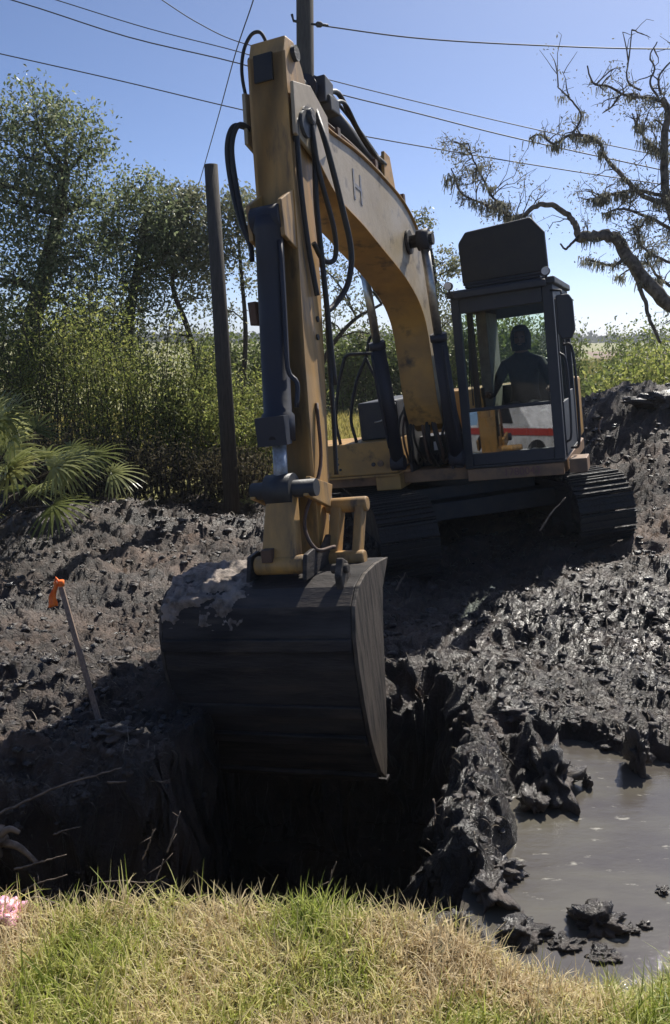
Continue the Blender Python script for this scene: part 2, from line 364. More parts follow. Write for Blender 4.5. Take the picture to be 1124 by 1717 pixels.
def ground_z(X, Y):
    z, bank, d, pond = macro(X, Y)
    a = rough_amt(X, Y, bank, d, pond)
    k = np.clip(0.6 + 0.07 * np.asarray(Y, float), 0.7, 1.4)
    wx = X + 0.10 * fbm(X * 3, Y * 3, 2, 31); wy = Y + 0.10 * fbm(X * 3 + 9, Y * 3, 2, 37)
    wt = wet_and_shade(X, Y)
    z = z + a * k * (0.15 * fbm(wx * 1.3, wy * 2.0, 4, 41) + 0.105 * (ridged(wx * 3.2, wy * 4.2, 4, 51, 0.55) - 0.62)
                 + (0.050 + .025 * wt) * (ridged(wx * 8.5, wy * 9.5, 3, 61, 0.6) - 0.6) + 0.042 * fbm(X * 26, Y * 26, 3, 67, .65))
    return z

ts = np.concatenate([-np.geomspace(80, 0.92, 34), np.linspace(-0.9, 0.9, 640), np.geomspace(0.92, 80, 34)])
yc = [-60, -40, -25, -15, -9, -5, -3, -1.5, -0.5, 0.3, 0.8, 1.2]
y = 1.4
while y < 15: yc.append(y); y += max(0.010, 0.0036 * y * y ** 0.15)
while y < 4200: yc.append(y); y *= 1.06
yc = np.array(yc)
TT, YY = np.meshgrid(ts, yc); XX = TT * (np.maximum(YY, 1.2) * 0.92 + 0.5)
ZZ = ground_z(XX, YY)
# torn, overhanging lumps: shift sideways as well
zz_, bk_, dd_, po_ = macro(XX, YY); am = rough_amt(XX, YY, bk_, dd_, po_)
slp = 1 + 2.2 * np.clip(dd_ * (1 - dd_) * 4, 0, 1)
XX2 = XX + am * 0.05 * slp * fbm(XX * 7 + ZZ * 4, YY * 7 + ZZ * 5, 4, 71); YY2 = YY + am * 0.06 * slp * fbm(XX * 7 + 5 + ZZ * 5, YY * 7 - ZZ * 4, 4, 77)
ny, nx = XX.shape
idx = np.arange(ny * nx).reshape(ny, nx)
F = np.stack([idx[:-1, :-1], idx[:-1, 1:], idx[1:, 1:], idx[1:, :-1]], -1).reshape(-1, 4)
mi = np.zeros((ny, nx), int)
edge = 13.6 + 0.5 * fbm(XX * 0.8, YY * 0.8, 3, 81)
mi[(bk_ > 0.55)] = 1; mi[YY > edge] = 2; mi[(YY < 1.3)] = 1
g = np_mesh('ground', np.stack([XX2, YY2, ZZ], -1).reshape(-1, 3), F, [M['mud'], M['soil'], M['field']], midx=mi[:-1, :-1].ravel(), smooth=True, attr={'wet': wet_and_shade(XX, YY).ravel()})
tag(g, kind='structure')
def gz(x, y): return float(ground_z(np.array([x]), np.array([y]))[0])

mb = MB(); mb.add([(0.38, 2.2, -0.13), (6.5, 2.2, -0.13), (6.5, 5.6, -0.13), (0.98, 5.6, -0.13), (0.98, 5.0, -0.13), (0.80, 4.3, -0.13), (0.66, 3.7, -0.13), (0.52, 3.2, -0.13), (0.42, 2.8, -0.13)], [tuple(range(9))])
tag(mb.build('pond_water', M['water']), kind='structure')

# ------------------------------------------------------------------ excavator frame
EX = empty('excavator')
yaw, roll = 0.3515, 0.1302
R0 = Vector((cos(yaw), -sin(yaw), 0)); Bv = Vector((sin(yaw), cos(yaw), 0)); U0 = Vector((0, 0, 1))
Rv = R0 * cos(roll) + U0 * sin(roll); Uv = U0 * cos(roll) - R0 * sin(roll)
EXM = Matrix(((Rv.x, Bv.x, Uv.x, 1.5207), (Rv.y, Bv.y, Uv.y, 9.8246), (Rv.z, Bv.z, Uv.z, -0.03), (0, 0, 0, 1)))
EX.matrix_world = EXM
tag(EX, 'yellow tracked excavator on black mud with its wide bucket lowered into the ditch', 'excavator')

# --- undercarriage: turned against the house
ua = radians(28)
def U2L(p):  # undercarriage (x right, y back, z up) to machine frame
    x, y_, z = p
    return (x * cos(ua) - y_ * sin(ua), x * sin(ua) + y_ * cos(ua), z)
def build_u(mb_, name, mats, parent, bevel=0):
    mb_.v = [U2L(v) for v in mb_.v]; return mb_.build(name, mats, parent, bevel)
for sx in (-1.0, 1.0):
    rr, hl = 0.36, 1.42
    path = []
    for k in range(13): a = pi / 2 + pi * k / 12; path.append((-hl + rr * cos(a), 0.38 + rr * sin(a)))
    for k in range(1, 16): path.append((-hl + 2 * hl * k / 16, 0.02))
    for k in range(13): a = -pi / 2 + pi * k / 12; path.append((hl + rr * cos(a), 0.38 + rr * sin(a)))
    for k in range(1, 16): path.append((hl - 2 * hl * k / 16, 0.74 - 0.03 * sin(pi * k / 16)))
    # resample evenly into shoes
    P = [Vector((p[0], p[1])) for p in path]; P.append(P[0]); L_ = [0]
    for i in range(1, len(P)): L_.append(L_[-1] + (P[i] - P[i - 1]).length)
    ns = 46; tm = MB()
    def pos(s_):
        s_ %= L_[-1]
        for i in range(1, len(P)):
            if s_ <= L_[i]: t_ = (s_ - L_[i - 1]) / (L_[i] - L_[i - 1] + 1e-9); return P[i - 1].lerp(P[i], t_)
        return P[-1]
    for k in range(ns):
        a = pos(L_[-1] * (k + 0.04) / ns); b_ = pos(L_[-1] * (k + 0.96) / ns); d_ = (b_ - a).normalized(); n_ = Vector((d_.y, -d_.x))
        for (s0, s1, h0, h1) in ((0, 1, -0.012, 0.014), (0.06, 0.16, 0.014, 0.045), (0.46, 0.55, 0.014, 0.036), (0.84, 0.93, 0.014, 0.036)):
            ln = (b_ - a).length
            q = [a + d_ * ln * s0 + n_ * h0, a + d_ * ln * s1 + n_ * h0, a + d_ * ln * s1 + n_ * h1, a + d_ * ln * s0 + n_ * h1]
            tm.prism([tuple(v) for v in q], sx - 0.29, sx + 0.29)
    tr = build_u(tm, 'track', M['trackmud'], EX)
    cm = MB()
    inner = [(Vector(p)) for p in P[:-1]]; c_ = Vector((0, 0.38))
    def inset(p, dd):
        cx = max(-hl, min(hl, p.x)); v = p - Vector((cx, 0.38)); return Vector((cx, 0.38)) + v * (1 - dd / v.length)
    lo_ = [inset(p, 0.03) for p in inner]; li_ = [inset(p, 0.09) for p in inner]
    n_ = len(lo_)
    for s0, s1 in ((sx - 0.09, sx - 0.05), (sx + 0.05, sx + 0.09)):
        vs = [(s0, p.x, p.y) for p in lo_] + [(s0, p.x, p.y) for p in li_] + [(s1, p.x, p.y) for p in lo_] + [(s1, p.x, p.y) for p in li_]
        fs = []
        for i in range(n_):
            j = (i + 1) % n_
            fs += [(i, j, n_ + j, n_ + i), (2 * n_ + i, 3 * n_ + i, 3 * n_ + j, 2 * n_ + j), (i, 2 * n_ + i, 2 * n_ + j, j), (n_ + i, n_ + j, 3 * n_ + j, 3 * n_ + i)]
        cm.add(vs, fs)
    build_u(cm, 'track_chain', M['steel'], tr)
    fm = MB(); fm.prism([(-1.15, 0.22), (1.15, 0.22), (1.25, 0.42), (1.1, 0.56), (-1.1, 0.56), (-1.3, 0.42)], sx - 0.13, sx + 0.13)
    build_u(fm, 'track_frame', M['dark'], tr, 0.01)
    wm = MB()
    wm.cyl((sx - 0.12, -hl, 0.38), (sx + 0.12, -hl, 0.38), 0.26, 28); wm.cyl((sx - 0.17, -hl, 0.38), (sx + 0.17, -hl, 0.38), 0.10, 20)
    wm.cyl((sx - 0.15, -hl, 0.38), (sx + 0.15, -hl, 0.38), 0.2, 24)
    build_u(wm, 'idler_wheel', M['steel'], tr)
    sm_ = MB()
    pr = []
    for k in range(44): a = 2 * pi * k / 44; q = 0.28 if k % 2 else 0.24; pr.append((hl + q * cos(a), 0.38 + q * sin(a)))
    sm_.prism(pr, sx - 0.03, sx + 0.03); sm_.cyl((sx - 0.2, hl, 0.38), (sx + 0.2, hl, 0.38), 0.17, 24)
    build_u(sm_, 'sprocket', M['steel'], tr)
    for k in range(6):
        rm = MB(); yb = -0.95 + 0.38 * k; rm.cyl((sx - 0.14, yb, 0.15), (sx + 0.14, yb, 0.15), 0.08, 16); build_u(rm, 'roller', M['steel'], tr)
um = MB(); um.box(-0.75, 0.75, -0.5, 0.5, 0.42, 0.72); um.box(-0.88, 0.88, -0.75, -0.45, 0.38, 0.58); um.box(-0.88, 0.88, 0.45, 0.75, 0.38, 0.58)
um.cyl((0, 0, 0.7), (0, 0, 0.84), 0.52, 36)
build_u(um, 'undercarriage', M['dark'], EX, 0.012)

# --- revolving house
m = MB()
m.prism([(-1.36, -1.0), (1.36, -1.0), (1.38, 0.9), (1.1, 1.75), (-1.1, 1.75), (-1.52, 0.9), (-1.52, -1.0)][::-1], 0.84, 0.97, ax=2)
m.build('deck', M['deckpaint'], EX, 0.01)
m = MB(); m.prism([(-1.15, 0.98), (1.35, 0.98), (1.35, 1.35), (1.1, 1.85), (-0.9, 1.85), (-1.15, 1.35)][::-1], 0.975, 1.70, ax=2)
m.build('engine_cover', M['yellow'], EX, 0.03)
m = MB(); m.prism([(-1.35, 1.5), (1.35, 1.5), (1.28, 1.95), (0.9, 2.2), (-0.9, 2.2), (-1.28, 1.95)][::-1], 0.6, 1.30, ax=2)
m.build('counterweight', M['dark'], EX, 0.04)
m = MB(); m.cyl((-0.62, 1.25, 1.7), (-0.62, 1.25, 1.98), 0.06); m.tube(spline([(-0.62, 1.25, 1.95), (-0.62, 1.25, 2.1), (-0.62, 1.33, 2.2)], 8), 0.042, 12)
m.build('exhaust_pipe', M['rust'], EX)
m = MB(); m.prism([(-0.86, 0.8), (-0.48, 0.8), (-0.52, 1.0), (-0.82, 1.0)], 1.7, 1.86, ax=1); m.v = [(v[0], v[1] - 0.0, v[2]) for v in m.v]
# side storage box (front left of the picture)
m = MB(); m.box(-1.52, -0.36, -1.16, -0.35, 0.98, 1.33); bx = m.build('tool_box', M['yellow'], EX, 0.012)
m = MB(); m.box(-1.54, -0.345, -1.18, -0.34, 0.955, 0.976); m.build('box_flange', M['yellow'], bx, 0.004)
m = MB(); m.box(-0.62, -0.345, -1.15, -0.6, 0.80, 0.952); m.build('step', M['yellow'], EX, 0.01)
for (x, z, rr) in ((-0.62, 1.09, .022), (-0.54, 1.095, .034), (-1.02, 1.18, .013), (-1.02, 1.12, .013), (-1.0, 1.06, .013)):
    m = MB(); m.cyl((x, -1.175, z), (x, -1.13, z), rr, 16); m.build('bolt', M['dark'] if rr != .034 else M['deckpaint'], bx)
# dark tank behind the box, with its little rail
m = MB(); m.box(-0.80, -0.36, -0.95, 0.35, 1.332, 1.74); tk = m.build('fuel_tank', M['dark'], EX, 0.02)
m = MB(); m.tube(spline([(-0.62, -0.96, 1.52), (-0.55, -0.985, 1.53), (-0.47, -0.985, 1.56), (-0.41, -0.97, 1.57), (-0.41, -0.95, 1.63)], 12), 0.008, 8); m.build('latch_rod', M['chrome'], tk)
m = MB(); m.cyl((-0.385, -0.97, 1.70), (-0.385, -0.94, 1.70), 0.02, 12); m.build('bolt', M['white'], tk)
m = MB(); m.cyl((-0.56, -0.75, 1.74), (-0.56, -0.75, 1.80), 0.05, 20); m.cyl((-0.56, -0.75, 1.80), (-0.56, -0.75, 1.815), 0.07, 20); m.build('filler_cap', M['rust'], tk)
def rail(pts, r_=0.018, name='handrail'):
    mm = MB(); mm.tube(spline(pts, 40), r_, 10); return mm.build(name, M['black'], EX)
rail([(-0.98, -1.12, 1.33), (-1.0, -1.12, 1.6), (-0.93, -1.1, 1.95), (-0.86, -1.08, 2.17), (-0.80, -1.08, 2.26), (-0.66, -1.08, 2.26), (-0.44, -1.05, 2.24)])
rail([(-0.82, -1.05, 1.33), (-0.85, -1.05, 1.6), (-0.76, -1.02, 1.95), (-0.62, -1.0, 2.22), (-0.56, -1.0, 2.40), (-0.48, -1.0, 2.44)])
rail([(-0.62, -1.02, 2.22), (-0.56, -1.02, 2.05), (-0.50, -1.0, 1.88), (-0.50, -0.98, 1.75)], 0.016)
# boom foot brackets
m = MB()
for x in (-0.235, 0.205): m.prism([(-1.12, 0.97), (-0.3, 0.97), (-0.75, 1.62), (-0.95, 1.74), (-1.14, 1.66)], x, x + 0.03)
m.cyl((-0.27, -0.98, 1.58), (0.27, -0.98, 1.58), 0.055)
m.build('boom_bracket', M['dark'], EX, 0.008)
# hydraulic valve block and hoses at the foot of the boom
m = MB(); m.box(-0.30, 0.3, -0.72, -0.35, 0.975, 1.3)
for k in range(6): m.cyl((-0.25 + 0.1 * k, -0.72, 1.08), (-0.25 + 0.1 * k, -0.76, 1.08), 0.022, 12)
m.build('valve_block', M['dark'], EX, 0.01)
for k in range(13):
    x = -0.31 + 0.05 * k + R.uniform(-.01, .01); m = MB()
    m.tube(spline([(x, -0.74, 1.08 + R.uniform(-.03, .03)), (x + R.uniform(-.04, .04), -0.98 + R.uniform(-.05, .05), 1.02 + R.uniform(-.02, .05)), (x + R.uniform(-.05, .05), -1.17, 1.22 + R.uniform(-.08, .08)),
                   (x * 0.9 + R.uniform(-.03, .03), -1.16 + R.uniform(-.03, .02), 1.5), (x * 0.8, -1.0, 1.62 + R.uniform(0, .08))], 22), R.uniform(0.012, 0.019), 9)
    m.build('hose', M['rust'] if k % 4 == 1 else M['black'], EX)
m = MB(); m.box(0.25, 0.33, -1.12, -1.04, 0.975, 1.42); m.build('pin_guard', M['dark'], EX, .01)
m = MB(); m.box(0.02, 0.11, -1.02, -1.0, 1.17, 1.26); m.build('decal', M['white'], EX)

# --- boom
BP = [(-1.17, 1.46), (-1.30, 1.75), (-1.38, 2.35), (-1.55, 2.62), (-1.85, 2.80), (-2.2, 2.93), (-2.63, 3.06), (-3.1, 3.20), (-3.65, 3.34), (-4.0, 3.56), (-4.2, 3.66),
      (-4.24, 3.80), (-4.1, 3.88), (-3.68, 3.79), (-3.07, 3.76), (-2.46, 3.69), (-1.75, 3.55), (-1.28, 3.30), (-1.0, 2.85), (-0.86, 2.2), (-0.84, 1.48), (-1.0, 1.38)]
lowc = [(p.x, p.y) for p in spline([(a_, b_, 0) for a_, b_ in BP[0:12]], 44)]; upc = [(p.x, p.y) for p in spline([(a_, b_, 0) for a_, b_ in BP[12:21]], 32)]
BP = lowc + upc + [BP[21]]; nl_ = len(lowc)
m = MB()
m.prism(BP, -0.155, 0.155)
bo = m.build('boom', [M['yellow'], M['glare_paint']], EX, 0.012)
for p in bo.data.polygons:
    if abs(p.normal.x) > 0.9: p.material_index = 1  # side faces take the paint with sun glare in its colour
# raised flange edges of the box section
m = MB(); low = BP[0:nl_ - 4]
m.shell(low, -0.175, 0.175, 0.012)
m.build('boom_underplate', M['yellow'], bo, 0.003)
m = MB(); m.shell(BP[nl_:nl_ + 30], -0.175, 0.175, 0.012); m.build('boom_topplate', M['yellow'], bo, 0.003)
m = MB(); m.cyl((-0.2, -4.14, 3.76), (0.2, -4.14, 3.76), 0.07); m.cyl((-0.24, -4.14, 3.76), (0.24, -4.14, 3.76), 0.04); m.build('pivot_pin', M['steel'], bo)
for s in (-1, 1):
    m = MB(); m.cyl((s * 0.16, -1.74, 3.2), (s * 0.40, -1.74, 3.2), 0.06); m.cyl((s * 0.155, -1.74, 3.2), (s * 0.185, -1.74, 3.2), 0.11)
    m.build('cylinder_boss', M['steel'], bo)
# faded blue characters on the side of the boom
def text_obj(body, size, mat_, parent, mtx, ext=0.002, name='lettering'):
    cu = bpy.data.curves.new(name, 'FONT'); cu.body = body; cu.size = size; cu.extrude = ext; cu.align_x = 'CENTER'; cu.align_y = 'CENTER'
    to = bpy.data.objects.new('tmp', cu); COL.objects.link(to)
    dg = bpy.context.evaluated_depsgraph_get(); me = bpy.data.meshes.new_from_object(to.evaluated_get(dg))
    bpy.data.objects.remove(to); me.transform(mtx); me.materials.clear(); me.materials.append(mat_)
    o = bpy.data.objects.new(name, me); COL.objects.link(o); o.parent = parent; return o
M['ink'] = mat('faded blue decal', (0.13, 0.14, 0.19), 0.5, col2=(0.3, 0.27, 0.22), nscale=20)
def side_mtx(x, b, u, ang=0):
    # text lies on the +x side, reading along -y .. +y
    return Matrix.Translation((x, b, u)) @ Matrix.Rotation(ang, 4, 'X') @ Matrix(((0, 0, 1, 0), (1, 0, 0, 0), (0, 1, 0, 0), (0, 0, 0, 1)))
text_obj('H', 0.34, M['ink'], bo, side_mtx(0.1575, -3.1, 3.47, radians(-8)))
# boom lift cylinders
for s in (-1, 1):
    x = s * 0.31
    p0 = Vector((x, -1.62, 1.15)) if s > 0 else Vector((x, -1.5, 1.25)); p1 = Vector((x, -1.74, 3.2)) if s > 0 else Vector((x, -1.74, 3.2))
    p0 = Vector((x, -1.28, 1.12)); d_ = (p1 - p0).normalized(); a = p0 + d_ * 1.18
    m = MB(); m.cyl(p0, a, 0.072, 24); m.cyl(a, a + d_ * 0.07, 0.082, 24); m.cyl(p0 - d_ * 0.02 - Vector((0.07, 0, 0)), p0 - d_ * 0.02 + Vector((0.07, 0, 0)), 0.08, 20)
    m.tube(spline([a - d_ * 0.05 + Vector((s * .05, -0.08, 0)), a - d_ * 0.5 + Vector((s * .05, -0.1, 0)), p0 + Vector((s * 0.05, -0.09, 0.15))], 10), 0.014, 8)
    lc = m.build('lift_cylinder', M['hydro'], EX)
    m = MB(); m.cyl(a + d_ * 0.07, p1 - d_ * 0.08, 0.042, 20); m.build('rod', M['chrome'], lc)
    m = MB(); m.cyl(p1 - Vector((0.055, 0, 0)), p1 + Vector((0.055, 0, 0)), 0.095, 20); m.build('rod_eye', M['hydro'], lc)
# boom top fittings: pipes and stick cylinder
m = MB()
for x in (-0.1, -0.05, 0.08, 0.13):
    m.tube([Vector((x, b_, u_ + 0.035)) for b_, u_ in ((-3.9, 3.84), (-3.1, 3.78), (-2.46, 3.71), (-1.75, 3.57), (-1.26, 3.31), (-0.97, 2.85), (-0.83, 2.2), (-0.82, 1.6))], 0.016, 8)
for b_, u_ in ((-3.4, 3.80), (-2.5, 3.74), (-1.7, 3.58), (-1.15, 3.1)): m.box(-0.15, 0.16, b_ - .03, b_ + .03, u_ - 0.02, u_ + 0.06)
m.build('hydraulic_pipes', M['rust'], bo)
p0 = Vector((0, -2.05, 3.84)); p1 = Vector((0, -4.08, 4.20)); d_ = (p1 - p0).normalized(); a = p0 + d_ * 1.5
m = MB(); m.cyl(p0, a, 0.085, 24); m.cyl(a, a + d_ * 0.1, 0.1, 24); m.cyl(a - d_ * 0.12, a - d_ * .06, 0.095, 24); m.cyl(p0 - Vector((0.08, 0, 0)), p0 + Vector((0.08, 0, 0)), 0.09)
m.tube(spline([a + Vector((0.06, 0, 0.1)), a - d_ * 0.4 + Vector((.06, 0, 0.12)), a - d_ * 1.0 + Vector((.06, 0, 0.11)), p0 + Vector((0.05, 0.1, 0.06))], 14), 0.014, 8)
sc_ = m.build('stick_cylinder', M['hydro'], EX)
m = MB(); m.cyl(a + d_ * 0.1, p1, 0.045, 20); m.build('rod', M['chrome'], sc_)
m = MB()
for x in (-0.13, 0.1): m.prism([(-2.2, 3.68), (-1.85, 3.6), (-1.95, 3.93), (-2.12, 3.95)], x, x + 0.03)
m.build('cylinder_bracket', M['yellow'], bo, 0.006)
m = MB(); m.box(0.02, 0.17, -3.55, -3.35, 3.95, 4.06); m.prism([(-3.6, 4.0), (-3.42, 4.02), (-3.38, 4.17), (-3.55, 4.2)], 0.03, 0.15); m.build('work_lamp', M['dark'], bo, 0.01)
m = MB(); m.tube(spline([(0.1, -3.5, 4.08), (0.12, -3.2, 4.16), (0.12, -2.9, 4.02), (0.12, -2.5, 3.88), (0.12, -2.1, 3.84)], 20), 0.02, 8)
m.tube(spline([(0.14, -3.5, 4.0), (0.16, -3.2, 4.08), (0.16, -2.9, 3.95), (0.15, -2.4, 3.82)], 20), 0.015, 8); m.build('hose', M['black'], EX)

# --- stick
SP = [(-4.76, 0.95), (-4.72, 1.25), (-4.68, 1.6), (-4.60, 2.2), (-4.46, 3.0), (-4.36, 3.7), (-4.28, 4.15), (-4.22, 4.26), (-4.08, 4.26), (-3.98, 4.12),
      (-3.86, 3.85), (-3.88, 3.60), (-4.02, 3.2), (-4.22, 2.2), (-4.40, 1.4), (-4.55, 0.98), (-4.62, 0.88), (-4.7, 0.88)]
m = MB(); m.prism(SP, -0.115, 0.14); st = m.build('stick', [M['stickpaint'], M['glare_paint']], EX, 0.012)
m = MB(); m.shell(SP[0:7], -0.123, 0.148, -0.012); m.build('stick_frontplate', M['stickpaint'], st, 0.003)
m = MB(); m.prism([(-4.335, 3.98), (-4.30, 4.155), (-4.26, 4.155), (-4.30, 3.98)], -0.07, 0.06); m.build('end_opening', M['black'], st)
m = MB(); m.cyl((-0.17, -4.12, 4.17), (0.17, -4.12, 4.17), 0.05); m.build('pin', M['steel'], st)
m = MB(); m.cyl((-0.17, -4.62, 0.97), (0.17, -4.62, 0.97), 0.05); m.build('pin', M['steel'], st)
for (b_, u_) in ((-4.28, 2.45), (-4.32, 2.33), (-4.3, 3.6)):
    m = MB(); m.cyl((0.13, b_, u_), (0.152, b_, u_), 0.02, 12); m.build('bolt', M['black'], st)
M['decal_dark'] = mat('dark decal', (0.05, 0.05, 0.05), 0.5)
text_obj('1', 0.10, M['decal_dark'], st, side_mtx(0.1425, -4.14, 3.9))
# pivot plates where boom and stick meet
m = MB()
for x in (-0.185, 0.16): m.prism([(-4.36, 3.62), (-4.0, 3.5), (-3.72, 3.62), (-3.7, 3.86), (-3.98, 4.0), (-4.3, 3.95)], x, x + 0.025)
m.build('pivot_plate', M['glare_paint'], bo, 0.006)
# bucket cylinder on the outer face of the stick
c0 = Vector((0.02, -4.60, 3.08)); c1 = Vector((0.0, -4.90, 1.40)); d_ = (c1 - c0).normalized(); e = c0 + d_ * 1.40
m = MB(); m.tube([c0, c0 + d_ * .08, c0 + d_ * .1, e - d_ * .18, e - d_ * .16, e], [0.1, 0.1, 0.09, 0.09, 0.106, 0.106], 28)
m.cyl(c0 - Vector((0.1, 0, 0)), c0 + Vector((0.1, 0, 0)), 0.085)
m.tube(spline([c0 + d_ * 0.15 + Vector((0.09, -0.04, 0)), c0 + d_ * 0.6 + Vector((0.095, -.04, 0)), c0 + d_ * 0.95 + Vector((0.10, -.04, 0)), c0 + d_ * 1.05 + Vector((0.15, -.02, 0)), c0 + d_ * 1.2 + Vector((0.14, -.02, 0))], 16), 0.016, 8)
m.box(-0.10, 0.10, e.y - 0.10, e.y - 0.02, e.z - 0.02, e.z + 0.16)
bc = m.build('bucket_cylinder', M['hydro'], EX, 0.0)
m = MB(); m.cyl(e, c1, 0.045, 24); m.build('rod', M['rodcap'], bc)
m = MB()
for x in (-0.11, 0.11): m.prism([(c0.y - 0.05, c0.z - 0.12), (c0.y + 0.16, c0.z - 0.2), (c0.y + 0.2, c0.z + 0.2), (c0.y - 0.04, c0.z + 0.1)], x, x + 0.03)
m.build('cylinder_bracket', M['stickpaint'], st, .006)
# bucket linkage
j = c1
m = MB(); m.cyl(j - Vector((0.2, 0, 0)), j + Vector((0.24, 0, 0)), 0.055); m.cyl(j - Vector((0.09, 0, 0)), j + Vector((0.09, 0, 0)), 0.10)
lk = m.build('linkage_pin', M['dark'], EX)
m = MB()
for x in (-0.20, 0.165):
    m.hexa([(x, j.y - .06, j.z - .04), (x + .035, j.y - .06, j.z - .04), (x + .035, j.y + .02, j.z + .07), (x, j.y + .02, j.z + .07)],
           [(x, -4.60, 1.22), (x + .035, -4.60, 1.22), (x + .035, -4.52, 1.36), (x, -4.52, 1.36)])
m.build('rocker_arm', M['stickpaint'], lk, 0.006)
m = MB()
m.hexa([(-0.09, j.y - .05, j.z - .02), (0.09, j.y - .05, j.z - .02), (0.09, j.y + .06, j.z + .02), (-0.09, j.y + .06, j.z + .02)],
       [(-0.13, -5.10, 0.92), (0.12, -5.10, 0.92), (0.12, -4.98, 0.90), (-0.13, -4.98, 0.90)])
m.cyl((-0.17, -5.05, 0.95), (0.17, -5.05, 0.95), 0.06)
m.build('bucket_link', M['stickpaint'], lk, 0.012)
m = MB()
m.box(-.10, -.03, -5.115, -5.05, 0.98, 1.06)
m.build('grease_guard', M['rust'], lk, 0.004)
# spare coupler link carried at the right of the stick foot
m = MB()
for (xa, xb) in ((0.19, 0.27), (0.36, 0.42)):
    m.hexa([(xa, -4.60, 1.22), (xb, -4.60, 1.22), (xb, -4.50, 1.22), (xa, -4.50, 1.22)], [(xa - 0.01, -4.78, 0.84), (xb - .02, -4.78, 0.84), (xb - .02, -4.66, 0.84), (xa - .01, -4.66, 0.84)])
m.cyl((0.15, -4.55, 1.22), (0.44, -4.55, 1.22), 0.05); m.cyl((0.15, -4.72, 0.90), (0.44, -4.72, 0.90), 0.05)
m.build('bucket_link', M['stickpaint'], lk, 0.012)
m = MB(); m.tube(spline([(0.15, -4.5, 1.9), (0.17, -4.62, 1.5), (0.13, -4.9, 1.2), (0.2, -4.95, 1.02), (0.28, -4.82, 1.0)], 24), 0.013, 8); m.build('hose', M['rust'], lk)

# --- bucket
bk = MB()
OUT = [(-4.56, 0.86), (-4.80, 0.88), (-5.02, 0.87), (-5.17, 0.83), (-5.27, 0.74), (-5.32, 0.58), (-5.33, 0.38), (-5.31, 0.16), (-5.28, -0.04), (-5.23, -0.20), (-5.17, -0.34), (-5.09, -0.42)]
BL, BR_ = -0.76, 0.51
bk.shell(OUT, BL, BR_, 0.025)
BUK = bk.build('bucket', M['steel'], EX, 0.004)
for x0, x1 in ((BL - 0.028, BL - 0.003), (BR_ + 0.003, BR_ + 0.028)):
    m = MB(); m.prism(OUT + [(-5.05, -0.36), (-4.98, -0.16), (-4.90, 0.12), (-4.83, 0.42), (-4.74, 0.70)], x0, x1); m.build('side_plate', M['bucketside'], BUK, 0.004)
for (i0, t_) in ((5, 0.02), (7, 0.016), (8, 0.02), (10, 0.02)):
    a = Vector((OUT[i0][0], OUT[i0][1])); b_ = Vector((OUT[i0 + 1][0], OUT[i0 + 1][1])); d2 = (b_ - a).normalized(); n2 = Vector((d2.y, -d2.x))
    if n2.x > 0 and i0 < 10: n2 = -n2
    q = a.lerp(b_, 0.1); r2 = a.lerp(b_, 0.48)
    m = MB(); t_ *= 1.6; m.prism([tuple(q + n2 * .002), tuple(r2 + n2 * .002), tuple(r2 + n2 * t_), tuple(q + n2 * t_)], BL, BR_); m.build('wear_strip', M['steel'], BUK, 0.006)
m = MB(); m.prism([(-5.10, -0.445), (-5.03, -0.445), (-5.03, -0.425), (-5.10, -0.425)], BL - .03, BR_ + .03); m.build('cutting_lip', M['steel'], BUK, .004)
for x in (-0.205, 0.175):
    m = MB(); m.prism([(-4.56, 0.80), (-4.60, 1.02), (-4.70, 1.06), (-4.86, 0.98), (-4.98, 1.03), (-5.10, 1.02), (-5.16, 0.87), (-4.8, 0.86)], x, x + 0.03); m.build('bucket_ear', M['steel'], BUK, .006)
m = MB(); m.prism([(-5.18, 0.80), (-5.2, 0.9), (-5.13, 1.0), (-5.05, 0.96), (-5.02, 0.86)], 0.40, 0.445); m.cyl((0.36, -5.12, 0.93), (0.47, -5.12, 0.93), .03, 12)
m.build('bucket_ear', M['bucketside'], BUK, .01)
# dried mud plastered over the bucket's top left corner
V = []; Fc = []
nu_, nv_ = 70, 44
for i in range(nu_):
    for k in range(nv_):
        u = i / (nu_ - 1); v = k / (nv_ - 1)
        x = BL - 0.01 + u * 0.62; s_ = 0.2 + v * 4.6; i0 = int(s_); f_ = s_ - i0
        a = Vector(OUT[i0]); b_ = Vector(OUT[i0 + 1]); p = a.lerp(b_, f_)
        d2 = (Vector(OUT[min(i0 + 2, len(OUT) - 1)]) - Vector(OUT[max(i0 - 0, 0)])).normalized(); n2 = Vector((d2.y, -d2.x))
        if n2.y < 0 and n2.x > 0: n2 = -n2
        nz = float(fbm(np.array([x * 9]), np.array([s_ * 2.2]), 4, 3)[0]); ed = min(1, (1 - u) * 3.5) * min(1, (1 - v) * 2.5 + nz * 0.8) * min(1, v * 8)
        h = -0.018 + 0.075 * max(0, ed) * (0.65 + 0.6 * nz) + 0.02 * float(fbm(np.array([x * 40]), np.array([s_ * 9]), 3, 8)[0])
        V.append((x, p.x + n2.x * h, p.y + n2.y * h))
idg = np.arange(nu_ * nv_).reshape(nu_, nv_)
Fq = np.stack([idg[:-1, :-1], idg[1:, :-1], idg[1:, 1:], idg[:-1, 1:]], -1).reshape(-1, 4)
M['crust'] = mat('drying mud crust', (0.34, 0.28, 0.235), 0.75, col2=(0.10, 0.08, 0.065), nscale=12, bump=0.7, bscale=50)
np_mesh('mud_crust', V, Fq, M['crust'], BUK, smooth=True)

